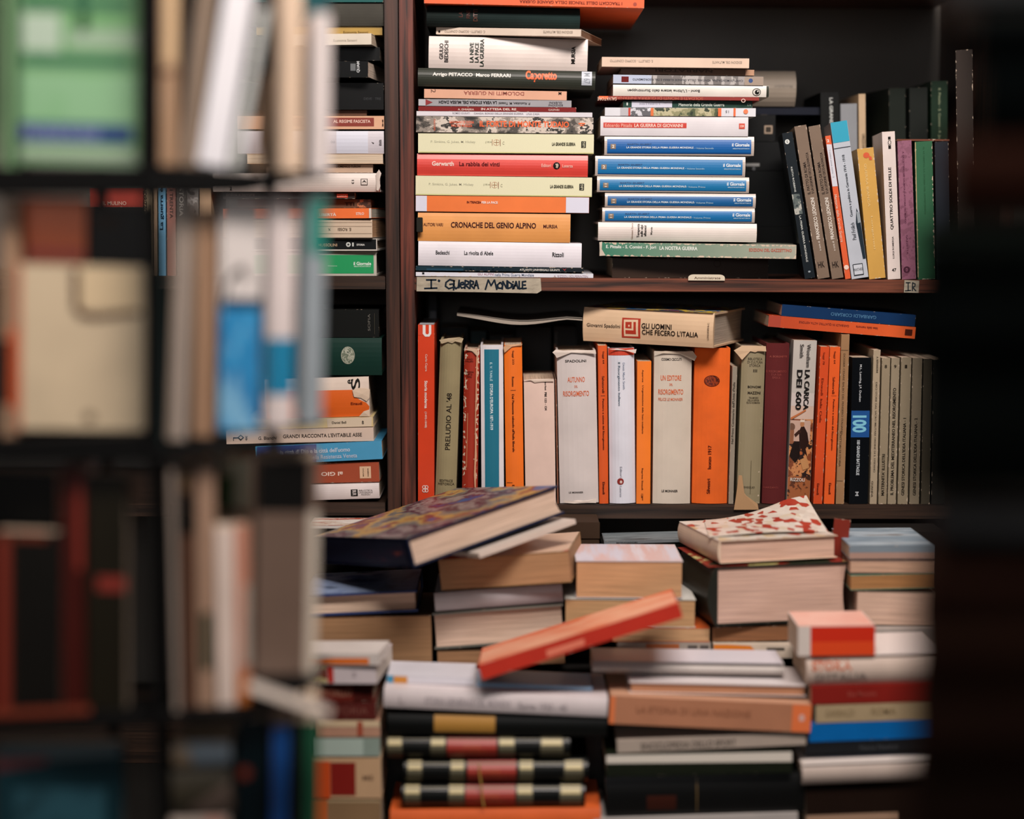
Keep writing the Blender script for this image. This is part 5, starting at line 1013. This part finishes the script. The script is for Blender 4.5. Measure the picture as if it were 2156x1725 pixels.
# right front pile
lay('greyish-white slim book at the bottom of the right front pile', 1250, 1766, 1680, 1752, 42, 'b0aaa6', D=DF, Y=Fr, wear=.1)
lay('large black book with a thin gold line, low in the right front pile', 1276, 1721, 1694, 1713, 86, '0a0b0b', D=DF, Y=Fr, hard=1, bulge=.004, wear=0, dec=[('r', 1466, 1638, 1469, 1712, '6a5430'), ('r', 1362, 1676, 1424, 1706, '3a1a12')])
lay('dark green book with a bright white upper band, right front pile', 1277, 1635, 1668, 1627, 46, '171c12', D=DF, Y=Fr - .006, wear=.05, dec=[('p', [(1276, 1590), (1668, 1573), (1668, 1604), (1276, 1608)], 'dcd4c8')])
lay('grey book with dark blurred lettering, above the dark green one, right front pile', 1300, 1588, 1697, 1570, 29, 'a89a8e', D=DF, Y=Fr, wear=.1, dec=[('t', 'ENCICLOPEDIA DELLO SPORT', 1450, 1568, 200, 14, 'r', '5c524a', .6)])
lay('brown spined book with orange ends, widest of the right front pile', 1282, 1524, 1706, 1543, 60, 'b0785a', D=DF, Y=Fr - .004, wear=.05, top=plain('c8997c', .5), dec=[('r', 1280, 1450, 1293, 1530, 'e07a48'), ('r', 1670, 1470, 1708, 1545, 'e87844'), ('d', 1688, 1512, 6, 8, 'd8b0a8'), ('t', 'LA STORIA DI UNA NAZIONE', 1460, 1499, 240, 14, 'r', '9a6448', .6)])
lay('flat book with bright white cover and tan page edges, right front pile', 1325, 1459, 1697, 1467, 23, 'dcd2d0', D=.085, Y=Fr + .012, mode='LF', wear=.05, pages='c08a68', inset=.002, top=plain('e0d8d8', .35))
lay('grey-white soft book with a curved spine on top of the right front pile', 1247, 1423, 1651, 1429, 31, 'b9b0aa', D=.065, Y=Fr + .035, bulge=.012, wear=.2, top=plain('d8d4dc', .4))
# rightmost front pile
lay('very dark brown big book at the bottom of the rightmost front pile', 1698, 1764, 2010, 1752, 106, '1c100a', D=DF, Y=Fr, wear=0, dec=[('r', 1690, 1718, 1890, 1726, 'a88870')])
lay('white book with bright upper edge, just above the dark brown one, rightmost pile', 1690, 1655, 2000, 1643, 44, 'b8a89e', D=DF, Y=Fr - .01, wear=.1, bulge=.004, top=plain('e0d4cc', .35))
lay('dark slate book with faint lettering under the bright blue one', 1695, 1592, 1985, 1580, 29, '2a3036', D=DF, Y=Fr + .02, wear=.05, dec=[('t', 'Nanna Newton', 1850, 1573, 80, 12, 'r', '5c6268', .4)])
lay('bright blue book in the rightmost front pile', 1704, 1563, 1985, 1552, 39, '0a64ac', D=DF, Y=Fr, wear=.03, rough=.3)
lay('beige book with faint lettering above the bright blue one', 1718, 1523, 1985, 1514, 38, 'a89474', D=DF, Y=Fr, wear=.1, dec=[('t', 'GARIBALDI', 1768, 1502, 60, 15, 'r', '8a7656', .5), ('t', 'ROMA', 1860, 1498, 50, 15, 'r', '8a7656', .5)])
lay('dark red book under the thick white one, rightmost front pile', 1708, 1484, 1985, 1476, 39, '82201a', D=DF, Y=Fr, wear=.03, dec=[('t', 'Elsa Morante', 1815, 1461, 60, 10, 'r', 'a04a40', .4)])
lay('thick white book with blurred orange lettering in the rightmost front pile', 1699, 1445, 1985, 1437, 62, 'c9b5a8', D=DF, Y=Fr, wear=.05, bulge=.005, top=plain('e4d8d4', .35), dec=[('t', 'STORIA', 1752, 1402, 84, 22, 'r', 'c06a4c', 1.6), ('t', "D'ITALIA", 1772, 1425, 110, 16, 'r', '968880', 1), ('r', 1712, 1386, 1745, 1391, '8a7c76')])
lay('small orange-red block-like book with white left part on the rightmost front pile', 1680, 1382, 1842, 1380, 64, 'd8ccc4', D=.075, Y=Fr, wear=.02, top=art_mat(['e8a898', 'eab8a8', 'e0907c'], 8, (1, 1, 1), False), dec=[('r', 1707, 1300, 1842, 1383, 'cf2c12'), ('r', 1707, 1352, 1842, 1383, 'e0481c')])

# ------------------------------------------------------------------ near book rack on the left
blk = plain('060606', .8)
rk = empty('book_rack', Matrix.Translation((hit(330, 900, -.75).x, -.75, 0)), 'black metal book rack standing close on the left, out of focus', 'rack')
RY = -.80


def RX(px, Y=RY): return hit(px, 600, Y).x


def upright(x0_, x1_, y0, y1, z1=1.95): world_box('upright', RX(x0_, y0), y0, 0, RX(x1_, y0), y1, z1, blk, rk)


upright(303, 317, RY - .015, RY + .032)
upright(203, 217, RY + .17, RY + .20)
upright(560, 574, RY + .17, RY + .20)
world_box('base', RX(-420), RY - .01, 0, RX(640), RY + .20, .06, blk, rk)
upright(-440, -420, RY - .015, RY + .2)
for top_, bot_, dd_ in (([(-420, 349), (316, 351)], [(316, 408), (-420, 412)], .06), ([(316, 347), (676, 368)], [(676, 371), (600, 380), (470, 404), (316, 408)], .11),
                       ([(-420, 944), (316, 914)], [(316, 972), (-420, 974)], .06), ([(316, 940), (672, 899)], [(672, 902), (470, 924), (400, 960), (316, 972)], .10),
                       ([(-420, 1532), (316, 1502)], [(316, 1530), (-420, 1560)], .06), ([(316, 1504), (526, 1494)], [(526, 1508), (316, 1526)], .17), ([(526, 1440), (672, 1430)], [(672, 1440), (545, 1500), (526, 1508)], .07)):
    prism('shelf', top_ + bot_, RY - .012, dd_, blk, rk)
    a, b = hit(*top_[0], RY - .012), hit(*top_[1], RY - .012); b = a + (b - a) * (1.1 if dd_ > .07 else 1); BASES.append((a.x, a.z, b.x, b.z, RY - .1, RY + .04 + dd_ if dd_ > .07 else RY - .014 + dd_, .02))
prism('shelf_strip', [(-420, 1512), (190, 1487), (190, 1503), (-420, 1530)], RY - .0135, .001, plain('7a3018', .5), rk, label='rust-orange strip on the lower shelf edge')

GROUP = 'books shown on the near rack, out of focus'
RB = RY
# top row, face out and standing
face('green picture-covered book face out on the top shelf of the near rack', 42, 346, 42, -150, 249, '8fa58c', D=.02, Y=RB, wear=.02, dec=[
    ('p', [(43, -150), (298, -150), (298, 340), (43, 340)], '6fa46c'), ('r', 47, 150, 290, 262, art_mat(['6aa668', '86b488', '7ab07a'], 5, (1, 1, 1), False)), ('r', 47, 27, 127, 108, 'b4c8b4'), ('r', 144, 60, 290, 104, '9db89c'), ('r', 165, -60, 186, 68, '23482c'),
    ('r', 47, 116, 276, 141, '2c6a50'), ('r', 47, -10, 276, 22, '2f6a4a'), ('r', 42, 258, 278, 303, '1f3f7a'), ('t', 'MUSSOLINI', 128, 281, 158, 26, 'r', '8a8fc0', .8), ('r', 44, 309, 286, 336, 'a8bda4')])
stand('green-white spined book at the far left edge of the near rack top shelf', 8, 347, 8, -150, 32, '7fa878', D=.04, Y=RB, wear=.02, dec=[('r', 24, -150, 40, 347, '2c4a30')])
stand('slim grey-white book beside the green face-out one on the near rack', 299, 346, 301, 78, 14, '9c9684', D=.1, Y=RB + .01, wear=.05)
stand('brown crumpled paperback leftmost on the right part of the top rack shelf', 336, 348, 338, -150, 38, 'a07e60', D=.12, Y=RB, yaw=8, wear=.3, dec=[('p', [(338, 148), (374, 148), (362, 154), (340, 156)], '4a2c20'), ('r', 346, -100, 372, 135, 'c8a880')])
stand('brown-grey paperback leaning right on the top shelf of the near rack', 378, 349, 432, -150, 34, '84705e', D=.12, Y=RB, yaw=8, wear=.2)
stand('white paperback leaning right on the top shelf of the near rack', 412, 351, 492, -150, 64, 'd0ccd2', D=.12, Y=RB + .002, yaw=8, wear=.1, dec=[('f', 0, 1, art_mat(['d4d2d8', 'dcdade', 'b8b4b2'], 7, (3, 1, .2), False))])
stand('grey-white slanting booklet with dark spot on the top rack shelf', 482, 352, 548, 12, 22, 'b8bab6', D=.11, Y=RB + .004, yaw=8, wear=.1, dec=[('p', [(494, 140), (530, 140), (528, 152), (494, 156)], '6a6468')])
stand('brown book behind the slanting white ones on the top rack shelf', 514, 356, 534, 150, 28, '8a6c50', D=.1, Y=RB + .03, yaw=8, wear=.2)
stand('tall cream-pink book on the top shelf of the near rack', 582, 364, 584, -150, 54, 'd0b69e', D=.12, Y=RB, yaw=10, wear=.05, bulge=.004)
stand('pinkish-white slim book, rightmost on the top shelf of the near rack', 651, 367, 655, 26, 42, 'd8cdca', D=.11, Y=RB, yaw=10, wear=.02, bulge=.003)
stand('dark teal book behind the rightmost pale one, top of the near rack', 640, 366, 644, -60, 46, '1c4a50', D=.03, Y=RB + .135, wear=0)
# middle row
face('cream book with a brown outlined corner panel, face out on the near rack', 38, 940, 38, 556, 262, 'cdb99a', D=.02, Y=RB, yaw=6, wear=.02, dec=[
    ('p', [(36, 552), (160, 556), (302, 562), (302, 548), (36, 540)], '6a3038'), ('p', [(150, 566), (166, 566), (167, 640), (176, 655), (200, 660), (296, 652), (296, 664), (200, 676), (168, 672), (152, 650)], '4a2e20'),
    ('r', 168, 562, 296, 655, 'd8c09a'), ('d', 188, 878, 12, 11, '6a5640'), ('r', 38, 552, 44, 940, 'd0562a')])
face('orange-red covered book behind the cream one on the near rack', 4, 700, 4, 414, 172, 'ee7434', D=.010, Y=RB + .026, yaw=6, wear=.02, dec=[('r', 40, 520, 176, 545, 'd85a48'), ('r', 4, 410, 40, 700, 'a07a58')])
face('black book behind the cream one, right of the orange cover on the near rack', 180, 700, 180, 430, 122, '14110e', D=.010, Y=RB + .04, yaw=6, wear=0, dec=[('r', 198, 455, 250, 478, '3a2c22')])
stand('tan book end with a dark foot at the far left of the near rack', 4, 944, 4, 424, 34, 'a8866a', D=.04, Y=RB + .004, wear=.05, dec=[('r', 0, 715, 20, 850, '1a1612'), ('r', 20, 690, 40, 860, 'e0602a')])
stand('blackish navy book at the rack corner, middle shelf', 334, 930, 342, 478, 12, '10201f', D=.03, Y=RB - .012, yaw=9, wear=0)
stand('grey-brown book with a pale ridge, middle shelf of the near rack', 350, 936, 370, 413, 42, '8a7a6c', D=.12, Y=RB, yaw=9, wear=.1, dec=[('p', [(372, 930), (384, 930), (396, 410), (386, 410)], 'a89c94')])
stand('tan-brown book with rounded top, middle shelf of the near rack', 394, 934, 404, 440, 56, '9c7a60', D=.12, Y=RB, yaw=9, wear=.1, bulge=.004, dec=[('p', [(400, 920), (412, 920), (422, 450), (410, 450)], 'b08e72')])
stand('white book with a cloudy blue lower half and dark hand-like mark, near rack', 458, 920, 464, 420, 88, 'd4ccc8', D=.12, Y=RB, yaw=9, wear=.02, dec=[
    ('r', 456, 636, 560, 925, art_mat(['0f4a86', '2284ba', '7ab0d0', '1a74ac', '2c8cc0', '98bcd6'], 16, (1.4, 1, .7), False)), ('p', [(470, 625), (476, 590), (492, 570), (508, 560), (516, 562), (520, 590), (512, 590), (508, 574), (494, 582), (482, 600), (476, 628)], '2a2422'), ('r', 468, 628, 552, 650, '14304a')])
stand('white slim book with a solid teal-blue band, near rack middle shelf', 556, 912, 562, 418, 62, 'd8cbc8', D=.12, Y=RB, yaw=9, wear=.02, bulge=.003, dec=[('p', [(560, 713), (632, 713), (630, 832), (556, 832)], '127ca4')])
stand('grey book with a teal top block, rightmost on the middle rack shelf', 630, 902, 640, 412, 48, '8f989e', D=.12, Y=RB, yaw=9, wear=.02, dec=[('p', [(652, 418), (692, 418), (690, 538), (650, 536)], '0a7a6c')])
# lower row
face('dark book with a red-orange border, face out low on the near rack', -6, 1512, -6, 1118, 134, '12100d', D=.02, Y=RB, wear=0, dec=[('r', -10, 1115, 22, 1514, '7c2816'), ('r', -6, 1118, 100, 1140, '6a3020'), ('r', 22, 1120, 30, 1500, '2a1a12')])
stand('dark red spined book low on the near rack left side', 132, 1506, 129, 984, 48, '42130d', D=.04, Y=RB, wear=0, dec=[('r', 160, 1010, 174, 1200, '8a2c1c')])
face('very dark olive book beside the dark red spine, low on the near rack', 184, 1503, 184, 1000, 82, '1c180e', D=.02, Y=RB, wear=0, dec=[('r', 205, 1214, 266, 1246, '8a2c20')])
stand('pale grey slim book, first right of the upright low on the near rack', 366, 1500, 354, 992, 14, '93857a', D=.12, Y=RB - .01, yaw=9, wear=.05)
stand('dark brown book with a paler lower part, low on the near rack', 367, 1500, 361, 1000, 44, '54382a', D=.12, Y=RB, yaw=9, wear=.05, dec=[('r', 365, 1040, 408, 1125, '120f0c'), ('r', 370, 1000, 395, 1030, 'a08058')])
stand('tan-pink book with a dark green foot block, low on the near rack', 414, 1497, 412, 990, 40, 'a0806a', D=.12, Y=RB, yaw=9, wear=.05, dec=[('r', 424, 1290, 446, 1410, '1c3020')])
stand('green-marked pale book set back behind the pink-white one, near rack', 462, 1300, 462, 966, 66, 'aaa890', D=.05, Y=RB + .10, wear=.05, dec=[('p', [(462, 1004), (490, 1000), (486, 1110), (462, 1120)], '35602c')])
stand('pinkish-white book with an orange tinted side, low on the near rack', 457, 1496, 452, 1110, 40, 'dcc8bc', D=.12, Y=RB, yaw=9, wear=.02)
stand('salmon book beside the pinkish-white one, low on the near rack', 498, 1492, 493, 1106, 32, 'd09078', D=.12, Y=RB + .003, yaw=9, wear=.02, dec=[('r', 488, 1420, 530, 1500, 'd87a30'), ('p', [(515, 1230), (528, 1230), (528, 1400), (512, 1400)], 'c8bcae')])
stand('large brown-grey book with a black top block and pale right edge, near rack', 533, 1432, 541, 962, 132, '6a564a', D=.07, Y=RB - .004, yaw=10, wear=.02, dec=[('p', [(541, 968), (653, 968), (651, 1078), (538, 1078)], '0d0c0b'), ('p', [(650, 1078), (672, 1078), (664, 1430), (642, 1430)], 'cfc2b2')])
lay('white slim book tipping down to the right from the near rack', 518, 1452, 690, 1512, 22, 'c4b6aa', D=.03, Y=RB - .05, yaw=-4, lean=-22, wear=.02)
face('added blackish book darkening the gap behind the red-bordered one on the near rack', -20, 1505, -20, 990, 140, '0b0a08', D=.012, Y=RB + .03, wear=0)  # added near-black book so the gap above the red border looks dark
# bottom row
face('dark teal book with a grey upper band, face out at the rack bottom', -10, 1840, -10, 1566, 264, '123038', D=.02, Y=RB, yaw=6, wear=0, dec=[('p', [(-10, 1572), (250, 1556), (250, 1590), (-10, 1612)], '4a5a60'), ('p', [(-10, 1598), (100, 1592), (98, 1610), (-10, 1624)], '6a3438'), ('r', 30, 1660, 220, 1830, art_mat(['163a46', '26505c', '123038'], 16, (1, 1, 1), False))])
for lb, yb, th, c, dc in (('grey-white paperback at the very bottom of the flat pile in the near rack', 1840, 118, 'b8a89c', [('r', 430, 1725, 478, 1830, 'd09888')]),
                          ('olive-grey middle book of the flat pile in the near rack', 1718, 96, '3a352a', [('p', [(400, 1700), (488, 1640), (488, 1716), (400, 1716)], '6a5a50')]),
                          ('tan and blue-grey book on top of the flat pile in the near rack', 1618, 52, 'a08a70', [('p', [(392, 1566), (492, 1566), (492, 1618), (410, 1618)], '7f8f9c')])):
    lay(lb, 366, yb, 488, yb - 6, th, c, D=.12, Y=RB + .002, yaw=0, wear=.05, bulge=.003, dec=dc)
stand('blackish navy tall book, bottom right of the near rack', 500, 1840, 500, 1516, 62, '081a20', D=.12, Y=RB, yaw=6, wear=0, dec=[('d', 516, 1628, 13, 14, '8a3420')])
stand('saturated blue slim book at the bottom right of the near rack', 566, 1836, 572, 1530, 38, '0f4a90', D=.12, Y=RB, yaw=6, wear=0, dec=[('r', 572, 1505, 610, 1526, 'c07a60')])
stand('black book between the blue and the green one, bottom of the near rack', 606, 1834, 610, 1520, 30, '0a1410', D=.12, Y=RB, yaw=6, wear=0)
stand('dark green book, last at the bottom right of the near rack', 638, 1830, 641, 1520, 30, '1c5038', D=.12, Y=RB, yaw=6, wear=0)

# ------------------------------------------------------------------ dark bookcase very near on the right
NY_ = -1.26; NA = -15
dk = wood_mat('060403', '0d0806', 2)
NM = Matrix.Translation(hit(2060, 800, NY_)) @ Matrix.Rotation(math.radians(NA), 4, 'Z'); NM.translation.z = 0
ns = empty('bookcase', NM, 'dark brown bookcase end very close on the right, out of focus and in shade', 'bookcase')


def nbox(name, x0, y0, z0, x1, y1, z1, mat=None):
    v, f = boxg(x0, y0, z0, x1, y1, z1, .001); return mesh_obj(name, v, f, mat or dk, parent=ns)


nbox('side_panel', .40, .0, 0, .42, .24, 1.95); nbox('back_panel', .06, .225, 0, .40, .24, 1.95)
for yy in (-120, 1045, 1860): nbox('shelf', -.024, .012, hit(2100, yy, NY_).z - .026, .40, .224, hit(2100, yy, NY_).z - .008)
GROUP = 'dark books piled on the near bookcase at the right, out of focus'
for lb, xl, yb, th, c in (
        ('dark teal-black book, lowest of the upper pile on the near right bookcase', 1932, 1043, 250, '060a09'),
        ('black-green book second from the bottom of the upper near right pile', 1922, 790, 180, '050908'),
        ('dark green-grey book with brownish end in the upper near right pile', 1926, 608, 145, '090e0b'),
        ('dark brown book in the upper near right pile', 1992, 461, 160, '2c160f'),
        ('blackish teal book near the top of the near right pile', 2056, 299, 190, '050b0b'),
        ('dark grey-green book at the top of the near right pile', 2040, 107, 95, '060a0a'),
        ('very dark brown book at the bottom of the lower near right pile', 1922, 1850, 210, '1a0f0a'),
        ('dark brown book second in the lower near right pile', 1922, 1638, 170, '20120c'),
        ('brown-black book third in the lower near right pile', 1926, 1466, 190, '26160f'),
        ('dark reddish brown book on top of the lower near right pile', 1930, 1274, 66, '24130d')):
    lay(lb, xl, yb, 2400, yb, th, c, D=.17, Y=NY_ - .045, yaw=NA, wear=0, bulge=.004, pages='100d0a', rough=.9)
